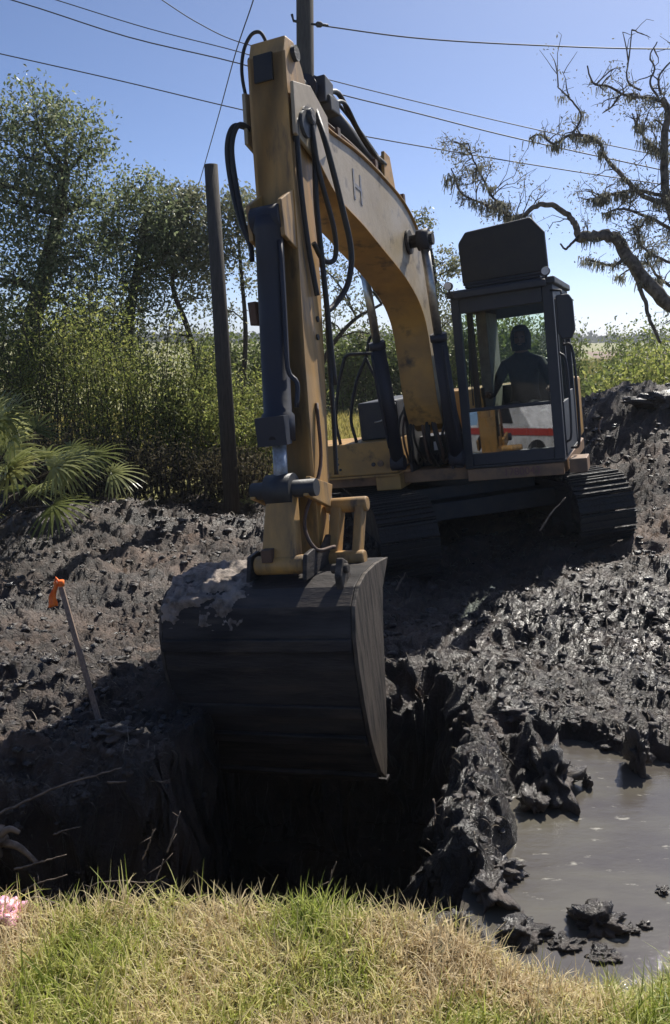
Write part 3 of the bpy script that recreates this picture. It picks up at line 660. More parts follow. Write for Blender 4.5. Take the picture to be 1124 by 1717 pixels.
# --- hoses along the stick
def hose(pts, r_=0.016, mt='black', n=40):
    mm = MB(); mm.tube(spline(pts, n), r_, 9); return mm.build('hose', M[mt], EX)
hose([(-0.155, -4.24, 3.75), (-0.19, -4.24, 4.05), (-0.17, -4.22, 4.22), (-0.11, -4.2, 4.32), (-0.05, -4.19, 4.33), (-0.02, -4.18, 4.28), (-0.01, -4.17, 4.20)], 0.012)
for k, dx in enumerate((0, -0.035)):
    hose([(-0.15, -4.30, 3.72), (-0.20 + dx, -4.38, 3.74), (-0.24 + dx, -4.44, 3.6), (-0.235 + dx, -4.46, 3.35), (-0.19 + dx * .5, -4.52, 3.1), (-0.15, -4.55, 2.95), (-0.13, -4.6, 2.85)], 0.017)
hose([(0.15, -3.95, 3.86), (0.21, -4.12, 3.72), (0.23, -4.14, 3.4), (0.245, -4.02, 3.05), (0.22, -4.0, 2.86), (0.18, -4.12, 2.84), (0.16, -4.22, 2.95)], 0.018)
hose([(0.17, -3.9, 3.86), (0.26, -4.02, 3.6), (0.30, -3.96, 3.2), (0.31, -3.90, 2.9), (0.27, -3.94, 2.68), (0.2, -4.05, 2.55), (0.165, -4.14, 2.5)], 0.021)
hose([(0.165, -4.14, 2.5), (0.165, -4.2, 2.2), (0.165, -4.26, 1.8), (0.165, -4.34, 1.4)], 0.016)
hose([(0.17, -4.3, 3.72), (0.165, -4.34, 3.3), (0.163, -4.33, 2.9), (0.17, -4.3, 2.6)], 0.018)
hose([(0.12, -4.02, 3.9), (0.20, -4.1, 3.6), (0.19, -4.16, 3.2), (0.18, -4.16, 2.7), (0.18, -4.2, 2.0)], 0.02)
m = MB(); m.cyl((0.15, -4.2, 3.7), (0.21, -4.2, 3.7), 0.085, 24); m.cyl((0.15, -4.14, 3.76), (0.235, -4.14, 3.76), 0.05, 20); m.build('pivot_cap', M['dark'], st)
m = MB(); m.box(-0.215, -0.16, -4.58, -4.42, 2.45, 2.6); m.build('marker_plate', M['rust'], st, 0.006)

# --- cab
CAB = empty('cab'); CAB.parent = EX
x0, x1, b0, b1, u0, u1 = 0.36, 1.36, -1.15, 0.45, 0.99, 2.68
def part(mb_, name, mt, par=None, bev=0.008): return mb_.build(name, M[mt], par or CAB, bev)
m = MB()
m.hexa([(x0, b0, u0), (x0 + .085, b0, u0), (x0 + .085, b0 + .09, u0), (x0, b0 + .09, u0)], [(x0, b0 + .05, u1), (x0 + .085, b0 + .05, u1), (x0 + .085, b0 + .13, u1), (x0, b0 + .13, u1)])
m.hexa([(x1 - .10, b0, u0), (x1, b0, u0), (x1, b0 + .1, u0), (x1 - .10, b0 + .1, u0)], [(x1 - .10, b0 + .05, u1), (x1, b0 + .05, u1), (x1, b0 + .13, u1), (x1 - .10, b0 + .13, u1)])
for xa in (x0, x1 - .08):
    m.box(xa, xa + .08, b1 - .09, b1, u0, u1)
    m.box(xa + 0.01, xa + .07, -0.42, -0.34, u0, u1)
m.box(x0 + .087, x1 - .102, b0 + .01, b0 + .1, u0, u0 + .12)         # sill
m.box(x0 + .087, x1 - .102, b0 + .045, b0 + .13, u1 - .16, u1 - .001)
m.box(x0 + .087, x1 - .102, b0 + .02, b0 + .06, 1.535, 1.57)        # bar between upper and lower pane
m.box(x0 + .002, x0 + .075, b0 + .1, b1 - .09, u0, 1.50); 
m.box(x0 + .002, x0 + .075, b0 + .14, b1 - .09, u1 - .13, u1 - .001); m.box(x1 - .075, x1 - .002, b0 + .14, b1 - .09, u1 - .13, u1 - .001)
m.box(x0 + .082, x1 - .082, b1 - .07, b1 - .01, u0, 1.72); m.box(x0 + .082, x1 - .082, b1 - .07, b1 - .01, u1 - .2, u1)
fr = part(m, 'cab_frame', 'cab')
m = MB(); m.prism([(x0 - .03, b0 + .02), (x1 + .03, b0 + .02), (x1 + .03, b1 + .04), (x0 - .03, b1 + .04)], u1 + .002, u1 + .07, ax=2)
m.box(x0 + .05, x1 - .05, b0 - .05, b0 + .018, u1 - .02, u1 + .05); m.box(x0 + .16, x1 - .1, b0 + 0.03, b0 + 0.5, u1 + .072, u1 + .10); m.box(x0 + .14, x1 - .08, b0 + 0.06, b0 + 0.5, u1 + .102, u1 + .13)
part(m, 'roof', 'cab', None, 0.015)
m = MB(); m.prism([(x0 + .13, u1 + .125), (x1 - .03, u1 + .125), (x1 - .04, u1 + 0.50), (x1 - .16, u1 + .655), (x0 + .20, u1 + .62), (x0 + .12, u1 + .52)], b0 + 0.10, b0 + 0.19, ax=1)
part(m, 'roof_hatch', 'black', None, 0.02)
for (x, b_) in ((x0 - .01, b0 - .02), (x1 - .07, b0 - .02)):
    m = MB(); m.cyl((x + .03, b_ - .06, u1 + .115), (x + .03, b_, u1 + .115), .042, 20); m.cyl((x + .03, b_ - .02, u1 + .04), (x + .03, b_ - .02, u1 + .1), .012, 8)
    lp = part(m, 'work_lamp', 'dark', None, 0.004)
    m = MB(); m.cyl((x + .03, b_ - .068, u1 + .115), (x + .03, b_ - .062, u1 + .115), .036, 20); m.build('lens', M['white'], lp)
m = MB(); m.box(x0, x1, b0, b1, u0 - .03, u0 - .001); part(m, 'cab_floor', 'dark')
m = MB(); m.box(x0 + .02, x1 - .02, b0 - .02, b0 + .05, u0 - .155, u0 - .035); sk = part(m, 'cab_skirt', 'deckpaint')
m = MB(); m.box(x1 + .03, x1 + .2, b0 + .02, b0 + .35, u0 - .15, u0 - .01); part(m, 'footstep', 'deckpaint')
M['dull'] = mat('dull pink lettering', (0.16, 0.07, 0.07), 0.6)
text_obj('1780043', 0.105, M['dull'], sk, Matrix.Translation((0.93, b0 - .022, u0 - .092)) @ Matrix.Rotation(pi / 2, 4, 'X'))
m = MB(); m.box(x0 + .08, x0 + .10, b0 + .16, -0.42, 1.5, 2.5)
def pane(name, pts, mt): 
    mm = MB(); mm.add(pts, [(0, 1, 2, 3)]); return mm.build(name, M[mt], CAB)
pane('windscreen', [(x0 + .08, b0 + .03, 1.575), (x1 - .1, b0 + .03, 1.575), (x1 - .1, b0 + .075, u1 - .15), (x0 + .08, b0 + .075, u1 - .15)], 'glass')
LG = pane('lower_windscreen', [(x0 + .08, b0 + .012, u0 + .12), (x1 - .1, b0 + .012, u0 + .12), (x1 - .1, b0 + .040, 1.535), (x0 + .08, b0 + .040, 1.535)], 'glass_low')
pane('rear_window', [(x0 + .08, b1 - .04, 1.72), (x1 - .08, b1 - .04, 1.72), (x1 - .08, b1 - .04, u1 - .2), (x0 + .08, b1 - .04, u1 - .2)], 'glass_rear')
pane('side_window', [(x0 + .04, b0 + .12, 1.5), (x0 + .04, -0.42, 1.5), (x0 + .04, -0.42, u1 - .13), (x0 + .04, b0 + .15, u1 - .13)], 'glass')
pane('side_window', [(x0 + .04, -0.34, 1.5), (x0 + .04, b1 - .09, 1.5), (x0 + .04, b1 - .09, u1 - .13), (x0 + .04, -0.34, u1 - .13)], 'glass')
# door on the outer side
m = MB()
m.box(x1 - .03, x1 + .012, b0 + .14, -0.36, u0 + .02, u0 + .55); m.box(x1 - .03, x1 + .012, b0 + .14, b0 + .19, u0 + .55, u1 - .14); m.box(x1 - .03, x1 + .012, -0.41, -0.36, u0 + .55, u1 - .14)
m.box(x1 - .03, x1 + .012, b0 + .19, -0.41, u1 - .2, u1 - .14); m.box(x1 - .075, x1 - .01, -0.34, b1 - .09, u0, 1.6)
dr = part(m, 'door', 'cab')
mm = MB(); mm.add([(x1 - .01, b0 + .19, u0 + .55), (x1 - .01, -0.41, u0 + .55), (x1 - .01, -0.41, u1 - .2), (x1 - .01, b0 + .19, u1 - .2)], [(0, 1, 2, 3)]); mm.build('pane', M['glass'], dr)
m = MB(); m.tube(spline([(x1 + .02, b0 + .02, 1.15), (x1 + .075, b0 + .0, 1.25), (x1 + .08, b0 + .0, 1.9), (x1 + .02, b0 + .02, 2.02)], 20), 0.012, 8); m.build('grab_handle', M['dark'], CAB)
m = MB(); m.tube(spline([(x1 + .03, b0 + .35, 1.05), (x1 + .12, b0 + .33, 1.15), (x1 + .12, b0 + .33, 2.0), (x1 + .03, b0 + .35, 2.1)], 20), 0.014, 8); m.build('grab_handle', M['dark'], CAB)
# mirror
m = MB(); m.prism([(x1 + .03, 2.20), (x1 + .06, 2.14), (x1 + .15, 2.14), (x1 + .19, 2.22), (x1 + .185, 2.5), (x1 + .15, 2.56), (x1 + .03, 2.56)], b0 - .06, b0 + .0, ax=1)
mr_ = part(m, 'mirror', 'cab', None, 0.015)
m = MB(); m.tube([(x1 - .02, b0 + .05, 2.62), (x1 + .08, b0 - .02, 2.60), (x1 + .1, b0 - .03, 2.5)], 0.012, 8); m.build('mirror_arm', M['dark'], mr_)
# wiper
m = MB(); m.tube([(x0 + .14, b0 + .005, 1.6), (x0 + .155, b0 + .02, 2.3)], 0.007, 8); m.tube([(x0 + .12, b0 + .015, 1.8), (x0 + .165, b0 + .03, 2.38)], 0.006, 6); m.build('wiper', M['black'], CAB)
# interior
m = MB(); m.box(x0 + .086, x0 + .20, -0.30, b1 - .08, 1.3, u1 - .14); m.box(x0 + .086, x1 - .09, b0 + .14, b1 - .08, u1 - .06, u1 - .005); m.build('cab_lining', M['greyliner'], CAB, .01)
m = MB(); m.box(0.66, 1.14, -0.30, 0.22, 1.28, 1.42); m.prism([(0.12, 1.42), (0.24, 1.42), (0.34, 1.98), (0.24, 1.98)], 0.68, 1.12); m.box(0.7, 1.1, -0.2, 0.15, 0.995, 1.28)
m.build('seat', M['seat'], CAB, 0.03)
for x in (0.50, 1.22):
    m = MB(); m.box(x - .06, x + .06, -0.62, 0.1, 1.42, 1.53); cn = m.build('console', M['dark'], CAB, .02)
    m = MB(); m.tube([(x, -0.52, 1.53), (x, -0.54, 1.62), (x, -0.55, 1.66), (x, -0.56, 1.75)], [.012, .012, .024, .02], 12); m.build('joystick', M['black'], cn)
m = MB(); m.box(0.78, 0.86, -0.9, -0.88, 0.995, 1.1); m.box(0.92, 1.0, -0.9, -0.88, 0.995, 1.1); m.tube([(0.82, -0.88, 1.05), (0.82, -0.86, 1.35)], .012, 8); m.tube([(0.96, -0.88, 1.05), (0.96, -0.86, 1.35)], .012, 8)
m.build('pedals', M['black'], CAB, .004)

# ------------------------------------------------------------------ operator
def skin_body(name, joints, bones, mt, parent=None, root=0, sub=2, mtx=None):
    me = bpy.data.meshes.new(name)
    vs = [j_[0] for j_ in joints]
    if mtx: vs = [tuple(mtx @ Vector(v)) for v in vs]
    me.from_pydata(vs, bones, []); o = bpy.data.objects.new(name, me); COL.objects.link(o)
    m_ = o.modifiers.new('skin', 'SKIN'); s_ = o.modifiers.new('sub', 'SUBSURF'); s_.levels = sub; s_.render_levels = sub
    for i, j_ in enumerate(joints):
        r_ = j_[1]; r_ = (r_, r_) if not isinstance(r_, tuple) else r_
        me.skin_vertices[0].data[i].radius = r_; me.skin_vertices[0].data[i].use_root = (i == root)
    dg = bpy.context.evaluated_depsgraph_get(); nm = bpy.data.meshes.new_from_object(o.evaluated_get(dg))
    bpy.data.objects.remove(o); nm.materials.clear()
    for q in (mt if isinstance(mt, list) else [mt]): nm.materials.append(q)
    for p in nm.polygons: p.use_smooth = True
    o = bpy.data.objects.new(name, nm); COL.objects.link(o)
    if parent: o.parent = parent
    return o
PX, PB, PU = 0.86, 0.02, 1.47      # pelvis in machine frame
J = [((PX, PB, PU), (.15, .13)), ((PX, PB + .03, PU + .17), (.15, .12)), ((PX, PB + .03, PU + .36), (.18, .13)), ((PX, PB + .02, PU + .50), (.15, .11)), ((PX, PB, PU + .59), (.065, .065)),
     ((PX, PB - .01, PU + .68), (.075, .085)), ((PX, PB - .015, PU + .77), (.092, .10)), ((PX, PB - .01, PU + .85), (.072, .08))]
Bn = [(0, 1), (1, 2), (2, 3), (3, 4), (4, 5), (5, 6), (6, 7)]
def addj(p, r_, par_): J.append((p, r_)); Bn.append((par_, len(J) - 1)); return len(J) - 1
for s in (-1, 1):
    sh = addj((PX + s * .19, PB + .01, PU + .48), .075, 3); el = addj((PX + s * .31, PB - .12, PU + .24), .058, sh); el2 = addj((PX + s * .33, PB - .26, PU + .17), .046, el)
    wr = addj((PX + s * .34, PB - .44, PU + .19), .032, el2); pm = addj((PX + s * .345, PB - .51, PU + .21), (.038, .025), wr)
    for k, (dx, ln) in enumerate(((-.026, .070), (-.009, .078), (.009, .074), (.026, .058))):
        f1 = addj((PX + s * .345 + dx, PB - .55, PU + .215), .010, pm); f2 = addj((PX + s * .345 + dx, PB - .56 - ln * .35, PU + .195), .009, f1); addj((PX + s * .345 + dx, PB - .545 - ln * .2, PU + .165), .008, f2)
    t1 = addj((PX + s * .345 - s * .04, PB - .50, PU + .20), .012, pm); addj((PX + s * .345 - s * .05, PB - .54, PU + .185), .009, t1)
    hp_ = addj((PX + s * .10, PB - .06, PU - .02), .095, 0); kn = addj((PX + s * .16, PB - .50, PU + .02), .072, hp_); an = addj((PX + s * .13, PB - .72, PU - .36), .048, kn); addj((PX + s * .13, PB - .90, PU - .42), .045, an)
OP = skin_body('person', J, Bn, [M['cloth'], M['skin']], None, 0)
OP.matrix_world = EXM
for p in OP.data.polygons:
    c = p.center
    if (c.z > PU + .60 and c.y < PB + .04) or (abs(c.x - PX) > .28 and c.y < PB - .42 and c.z > PU): p.material_index = 1
tag(OP, 'operator in dark clothes seated at the controls inside the excavator cab', 'person')
# hood up over the head and small facial features as children of the body
m = MB()
nh = 20
for i in range(10):
    a0 = -0.1 + 1.0 * i / 9
prof = [(0.0, .105), (0.08, .112), (0.16, .115), (0.22, .10), (0.27, .065), (0.285, .01)]
vs = []
for (h, r_) in prof:
    for k in range(nh):
        a = 2 * pi * k / nh; vs.append((PX + r_ * 1.0 * cos(a), PB + .015 + r_ * 1.08 * sin(a), PU + .62 + h))
fs = [(i * nh + k, i * nh + (k + 1) % nh, (i + 1) * nh + (k + 1) % nh, (i + 1) * nh + k) for i in range(len(prof) - 1) for k in range(nh) if not (0 < i < 3 and sin(2 * pi * (k + .5) / nh) < -0.75)]
m.add(vs, fs, True); hd = m.build('hood', M['cloth'], OP)
sm2 = hd.modifiers.new('solid', 'SOLIDIFY'); sm2.thickness = 0.012
m = MB(); fb = PB - .112
m.tube([(PX, fb + .01, PU + .775), (PX, fb - .012, PU + .745), (PX, fb - .018, PU + .725), (PX, fb + .005, PU + .715)], [.008, .011, .015, .008], 10); m.build('nose', M['skin'], OP)
for s in (-1, 1):
    m = MB(); m.tube([(PX + s * .035 - .012, fb + .012, PU + .765), (PX + s * .035, fb + .004, PU + .766), (PX + s * .035 + .012, fb + .012, PU + .765)], [.004, .010, .004], 8); m.build('eye', M['black'], OP)
m = MB(); m.tube([(PX - .025, fb + .012, PU + .688), (PX, fb + .002, PU + .686), (PX + .025, fb + .012, PU + .688)], [.003, .007, .003], 8); m.build('mouth', M['rust'], OP)

# ------------------------------------------------------------------ foliage tools
def leaf_cards(C, size, n_dir=None, droop=0.0, aspect=0.45, rng=RN):
    """C (n,3) centres -> diamond leaves; returns V,F,attr"""
    n = len(C)
    d = rng.normal(size=(n, 3)); d[:, 2] -= droop; d /= np.linalg.norm(d, axis=1)[:, None] + 1e-9
    s = rng.normal(size=(n, 3)); s -= d * (s * d).sum(1)[:, None]; s /= np.linalg.norm(s, axis=1)[:, None] + 1e-9
    nn = np.cross(d, s)
    L = (size * rng.uniform(0.6, 1.35, n))[:, None]; W = L * aspect
    V = np.stack([C - d * L * .5, C + s * W * .5 + nn * L * .06, C + d * L * .5, C - s * W * .5 + nn * L * .06], 1).reshape(-1, 3)
    F = np.arange(4 * n).reshape(n, 4)
    a = np.repeat(rng.uniform(0, 1, n), 4)
    return V, F, a

def clump_points(center, rad, n, rng=RN, flat=1.0):
    """points gathered in twig-sized tufts inside an uneven ellipsoid"""
    nt_ = max(3, n // 14)
    t = rng.normal(size=(nt_, 3)); t /= np.linalg.norm(t, axis=1)[:, None]; t *= rng.uniform(0.25, 1.05, nt_)[:, None] ** 0.6
    t = t * np.array(rad) + np.array(center)
    i = rng.randint(0, nt_, n); sp = 0.16 * (np.mean(rad)) + 0.04
    return t[i] + rng.normal(size=(n, 3)) * sp * np.array([1, 1, 0.7]), t

def limb(mb_, a, b_, r0, r1, wob=0.08, n=7, rng=R, sides=7):
    a = Vector(a); b_ = Vector(b_); L = (b_ - a).length; pts = []
    off = Vector((0, 0, 0))
    for i in range(n):
        t = i / (n - 1); off = off + Vector((rng.uniform(-1, 1), rng.uniform(-1, 1), rng.uniform(-1, 1))) * wob * L / n * (0 if i in (0,) else 1)
        pts.append(a.lerp(b_, t) + off * (1 - abs(2 * t - 1) ** 2) + Vector((0, 0, 0.06 * L * sin(pi * t))))
    mb_.tube(pts, [r0 + (r1 - r0) * i / (n - 1) for i in range(n)], sides, cap=False); return pts

def tree(name, base, trunk_pts, clumps, leaf, size, dens, bark='bark', label='', cat='tree', group=None, r0=0.16, aspect=0.5, twig=True):
    """trunk_pts: world points; clumps: (centre, (rx,ry,rz), weight)"""
    root = empty(name, base); tag(root, label, cat, group)
    bv = Vector(base)
    m_ = MB(); tp = [Vector(p) - bv for p in trunk_pts]; sp = spline(tp, 24)
    m_.tube(sp, [r0 * (1 - 0.65 * i / (len(sp) - 1)) for i in range(len(sp))], 12, cap=False)
    allC = []
    for (c, rd, wgt) in clumps:
        c = Vector(c) - bv
        # attach to nearest lower trunk point
        best = min(sp[len(sp) // 4:], key=lambda q: (q - c).length + max(0, q.z - c.z + 0.1) * 1.5)
        L = (c - best).length
        limb(m_, best, c, max(0.018, r0 * 0.30 * min(1, L / 2 + .3)), 0.012, 0.25, 7)
        n = int(dens * wgt * rd[0] * rd[2] * 4); P, T = clump_points(tuple(c), rd, n); allC.append(P)
        if twig:
            for q in T[:max(4, len(T) // 6)]:
                limb(m_, c.lerp(best, R.uniform(0, .35)), q, 0.010, 0.004, 0.3, 4, sides=4)
    m_.build('trunk', M[bark], root)
    P = np.concatenate(allC); V, F_, a_ = leaf_cards(P, size, aspect=aspect, droop=0.3)
    np_mesh('crown', V, F_, M[leaf], root, attr={'v': a_})
    return root

# ------------------------------------------------------------------ left wood
YB = 15.5
def cl(px, py, Y, r, w=1.0, ry=None, sq=0.8): return (tuple(at(px, py, Y)), (r, ry or r, r * sq), w)
tree('oak_tree', (at(20, 860, 15.5).x, 15.5, 0), [(at(20, 860, 15.5).x, 15.5, -.1), at(30, 700, 15.5), at(55, 540, 15.6), at(90, 400, 15.6), at(110, 290, 15.7)],
     [cl(60, 200, 15.4, .75), cl(120, 215, 15.8, .65), cl(155, 245, 15.6, .42), cl(30, 260, 15.3, .7), cl(90, 290, 15.5, .75), cl(20, 340, 15, .8), cl(120, 350, 15.4, .75), cl(170, 350, 15.7, .4, .7),
      cl(70, 400, 15.2, .85), cl(150, 430, 15.5, .7), cl(20, 460, 15, .8), cl(110, 500, 15.3, .8), cl(50, 560, 15.1, .8), cl(150, 545, 15.6, .6), cl(-60, 300, 15.4, .9), cl(-90, 450, 15.5, 1), cl(-40, 560, 15.2, .9),
      cl(10, 640, 15, .8), cl(100, 610, 15.2, .7)],
     'leaf_oak', .08, 900, label='tall dense dark oak tree at the left edge behind the palmetto', r0=.24)
tree('oak_tree', (at(215, 850, 16.5).x, 16.5, 0), [(at(215, 850, 16.5).x, 16.5, -.1), at(222, 700, 16.5), at(215, 560, 16.5), at(235, 430, 16.6), at(250, 340, 16.7)],
     [cl(235, 320, 16.6, .6, .8), cl(225, 385, 16.4, .7), cl(270, 350, 16.8, .55, .8), cl(190, 400, 16.2, .5), cl(200, 470, 16.3, .7, .9), cl(250, 450, 16.6, .6, .7), cl(180, 560, 16, .7), cl(240, 520, 16.5, .6, .8), cl(210, 600, 16.2, .7, .8), cl(200, 330, 16.4, .35, .8), cl(270, 420, 16.8, .6, .8), cl(290, 400, 17, .55, .8)],
     'leaf_oak', .075, 1300, label='dark leafy tree with a forked crown next right of the tall oak', r0=.15)
tree('slender_tree', (at(330, 840, 17).x, 17.2, 0), [(at(330, 840, 17).x, 17.2, -.1), at(328, 700, 17), at(320, 570, 17), at(290, 480, 17), at(300, 400, 17.2)],
     [cl(300, 340, 17.4, .5, .8), cl(325, 360, 17.2, .55, .8), cl(310, 430, 17, .7, .9), cl(345, 450, 17.3, .5, .6), cl(280, 400, 17.2, .6, .9), cl(330, 330, 17.3, .3, .8), cl(350, 400, 17.4, .5, .8), cl(275, 470, 17, .45, .45), cl(335, 500, 17.2, .5, .4), cl(300, 560, 17, .5, .35)],
     'leaf_light', .075, 2000, label='slender pale tree with a leaning trunk left of the bare timber post', r0=.085)
tree('slender_tree', (at(405, 840, 17).x, 17.6, 0), [(at(405, 840, 17.6).x, 17.6, -.1), at(405, 700, 17.6), at(412, 560, 17.6), at(404, 450, 17.6), at(398, 380, 17.6)],
     [cl(395, 350, 17.6, .5, .9), cl(420, 380, 17.7, .5, .7), cl(385, 420, 17.4, .5, .6), cl(415, 470, 17.7, .4, .4), cl(400, 340, 18, .4, .8), cl(380, 520, 17.6, .4, .3)],
     'leaf_light', .075, 1800, label='slender tree with thin foliage between the timber post and the excavator stick', r0=.07)
tree('slender_tree', (at(520, 840, 18).x, 18.5, 0), [(at(520, 840, 18.5).x, 18.5, -.1), at(520, 680, 18.5), at(545, 600, 18.5), at(590, 540, 18.5), at(640, 510, 18.7)],
     [cl(560, 480, 18.6, .55, .35), cl(600, 520, 18.6, .5, .35), cl(555, 540, 18.4, .4, .4), cl(620, 560, 18.4, .35, .3), cl(600, 450, 18.8, .45, .35), cl(650, 480, 18.8, .4, .4), cl(580, 400, 18.9, .5, .5), cl(530, 440, 18.6, .5, .5)],
     'leaf_light', .075, 1100, label='sparse tree whose bare branches show between the stick and the boom', r0=.08)
tree('slender_tree', (at(735, 830, 19).x, 19.5, 0), [(at(735, 800, 19.5).x, 19.5, -.1), at(737, 680, 19.5), at(733, 560, 19.5), at(728, 450, 19.5), at(715, 390, 19.5)],
     [cl(705, 370, 19.4, .35, .8), cl(745, 440, 19.6, .45, .8), cl(730, 500, 19.5, .5, .8), cl(765, 450, 19.6, .35, .7), cl(750, 540, 19.5, .4, .8), cl(720, 590, 19.3, .45, .8), cl(700, 480, 19.5, .4, .6)],
     'leaf_light', .08, 1100, label='small leafy tree seen between the boom and the cab', r0=.08)

# brush: shrubs with upright stems
def shrub(name, base, w_, h_, leaf, size, n, stems, label, cat='shrub', group=None, d_=None, lean=0.24, bark='bark', low=0.1, aspect=0.4):
    root = empty(name, base); tag(root, label, cat, group); m_ = MB(); C = []
    d_ = d_ or w_ * 0.5
    for k in range(stems):
        x = R.uniform(-w_ / 2, w_ / 2) * .85; y_ = R.uniform(-d_ / 2, d_ / 2) * .8; hh = h_ * R.uniform(.65, 1.05) * (1 - 0.35 * (abs(x) / (w_ / 2)) ** 2)
        tp = Vector((x + R.uniform(-lean, lean) * hh, y_ + R.uniform(-lean, lean) * hh, hh))
        pts = limb(m_, (x * .8, y_ * .8, -.05), tp, 0.012, 0.004, 0.12, 6, sides=5)
        ns_ = n // stems; tt = RN.uniform(low, 1.0, ns_) ** 0.8; pa = np.array([tuple(p) for p in pts]); q = tt * (len(pts) - 1); i0 = np.minimum(q.astype(int), len(pts) - 2); f_ = (q - i0)[:, None]
        P = pa[i0] * (1 - f_) + pa[i0 + 1] * f_; sp_ = 0.14 * (0.6 + w_ * .35)
        C.append(P + RN.normal(size=P.shape) * np.array([sp_, sp_, sp_ * .8]))
    m_.build('stems', M[bark], root)
    V, F_, a_ = leaf_cards(np.concatenate(C), size, aspect=aspect, droop=0.2)
    np_mesh('foliage', V, F_, M[leaf], root, attr={'v': a_}); return root
bl = [(150, 13.8, 1.7, 3.0, 'tall bright green shrub just right of the palmetto fronds'), (215, 13.4, 1.5, 2.9, 'leafy green shrub below the forked oak'),
      (268, 13.6, 1.4, 2.7, 'yellow-green upright shrub left of the slender leaning tree'), (318, 13.3, 1.3, 2.7, 'upright bamboo-like shrub close left of the timber post'),
      (362, 13.9, 1.2, 2.6, 'thin upright shrub directly behind the timber post'), (410, 13.5, 1.1, 2.5, 'narrow green shrub between the timber post and the bucket cylinder'),
      (100, 14.2, 1.8, 2.9, 'dark green shrub behind the palmetto under the tall oak'), (20, 14.0, 2.0, 2.9, 'broad shrub at the left edge under the tall oak'),
      (460, 14.3, 1.1, 2.2, 'shrub half hidden behind the excavator stick')]
for kk_, (px, Y, w_, h_, lb) in enumerate(bl):
    h_ *= (1.1, .78, 1.0, .62, .88, .5, 1.1, 1, .8)[kk_]
    x = at(px, 800, Y).x; shrub('shrub', (x, Y, 0), w_, h_, 'leaf_bush', .065, 5600, 34, lb, group='green shrubs behind the mud')
for (px, Y, w_, h_, lb) in [(180, 12.7, 1.8, 1.0, 'low dead brown brush at the foot of the green shrubs'), (290, 12.6, 1.8, .8, 'low dark brush left of the foot of the timber post'), (60, 12.4, 1.6, 1.2, 'dead brush behind the palmetto base'),
                            (400, 12.6, 1.2, .7, 'low brush at the foot of the timber post')]:
    x = at(px, 820, Y).x; shrub('dead_brush', (x, Y, 0), w_, h_, 'dryleaf', .06, 2600, 60, lb, cat='brush', low=0.0, lean=.4)

# palmettos
def palmetto(base, fans, label):
    root = empty('palmetto', base); tag(root, label, 'palmetto', 'palmettos on the left'); bv = Vector(base); m_ = MB()
    VV = []; FF = []; AA = []; nb = 0
    for (tip, nrm, size) in fans:
        tip = Vector(tip) - bv; st_ = Vector((R.uniform(-.08, .08), R.uniform(-.08, .08), .1))
        mid = st_.lerp(tip, .55) + Vector((0, 0, .12)); m_.tube(spline([st_, mid, tip], 10), 0.010, 6)
        out = (tip - mid).normalized(); nv = Vector(nrm).normalized(); side = out.cross(nv).normalized(); nv = side.cross(out)
        tint = R.uniform(0, 1)
        for k in range(26):
            a = -1.9 + 3.8 * k / 25; L = size * (0.72 + 0.28 * cos(a * .8)) * R.uniform(.85, 1.05); dr = (out * cos(a) + side * sin(a)); wv = (side * cos(a) - out * sin(a)) * 0.020 * size / .6
            pts = []
            for i in range(6):
                t = i / 5; ww = [0.25, .9, 1, .8, .5, .05][i]; c = tip + dr * L * t - Vector((0, 0, 1)) * (0.30 * L * t ** 2.4) + nv * 0.03 * (k % 2)
                pts.append((c - wv * ww, c + wv * ww + nv * .006))
            for (p, q) in pts: VV += [tuple(p), tuple(q)]
            for i in range(5): FF.append((nb + 2 * i, nb + 2 * i + 1, nb + 2 * i + 3, nb + 2 * i + 2))
            AA += [min(1, max(0, tint * .8 + R.uniform(-.15, .15)))] * 12; nb += 12
    m_.build('stems', M['leaf_palm'] and M['bark'], root); np_mesh('fronds', VV, FF, M['leaf_palm'], root, attr={'v': AA})
def ptree(px, py, Y, n, sp, sz, lb):
    b = at(px, py, Y); b.z = max(-.05, gz(b.x, b.y) - .02); fans = []
    for k in range(n):
        a = 2 * pi * k / n + R.uniform(-.3, .3); el = R.uniform(.15, 1.15); r_ = sp * R.uniform(.6, 1.05)
        tip = Vector(b) + Vector((cos(a) * cos(el) * r_, sin(a) * cos(el) * r_ * .8, .25 + sin(el) * r_ * 1.15)); fans.append((tip, (cos(a) * -.5, sin(a) * -.5 - .5, .8), sz * R.uniform(.8, 1.1)))
    palmetto(tuple(b), fans, lb)
ptree(-25, 935, 9.6, 20, 1.3, .58, 'palmetto with broad pale fan fronds at the left edge of the photo')
ptree(55, 905, 11.0, 13, 1.1, .46, 'palmetto with thin arching fronds right of the edge palmetto')
ptree(-80, 950, 9.6, 14, 1.5, .66, 'palmetto fan fronds cut by the left edge of the photo')

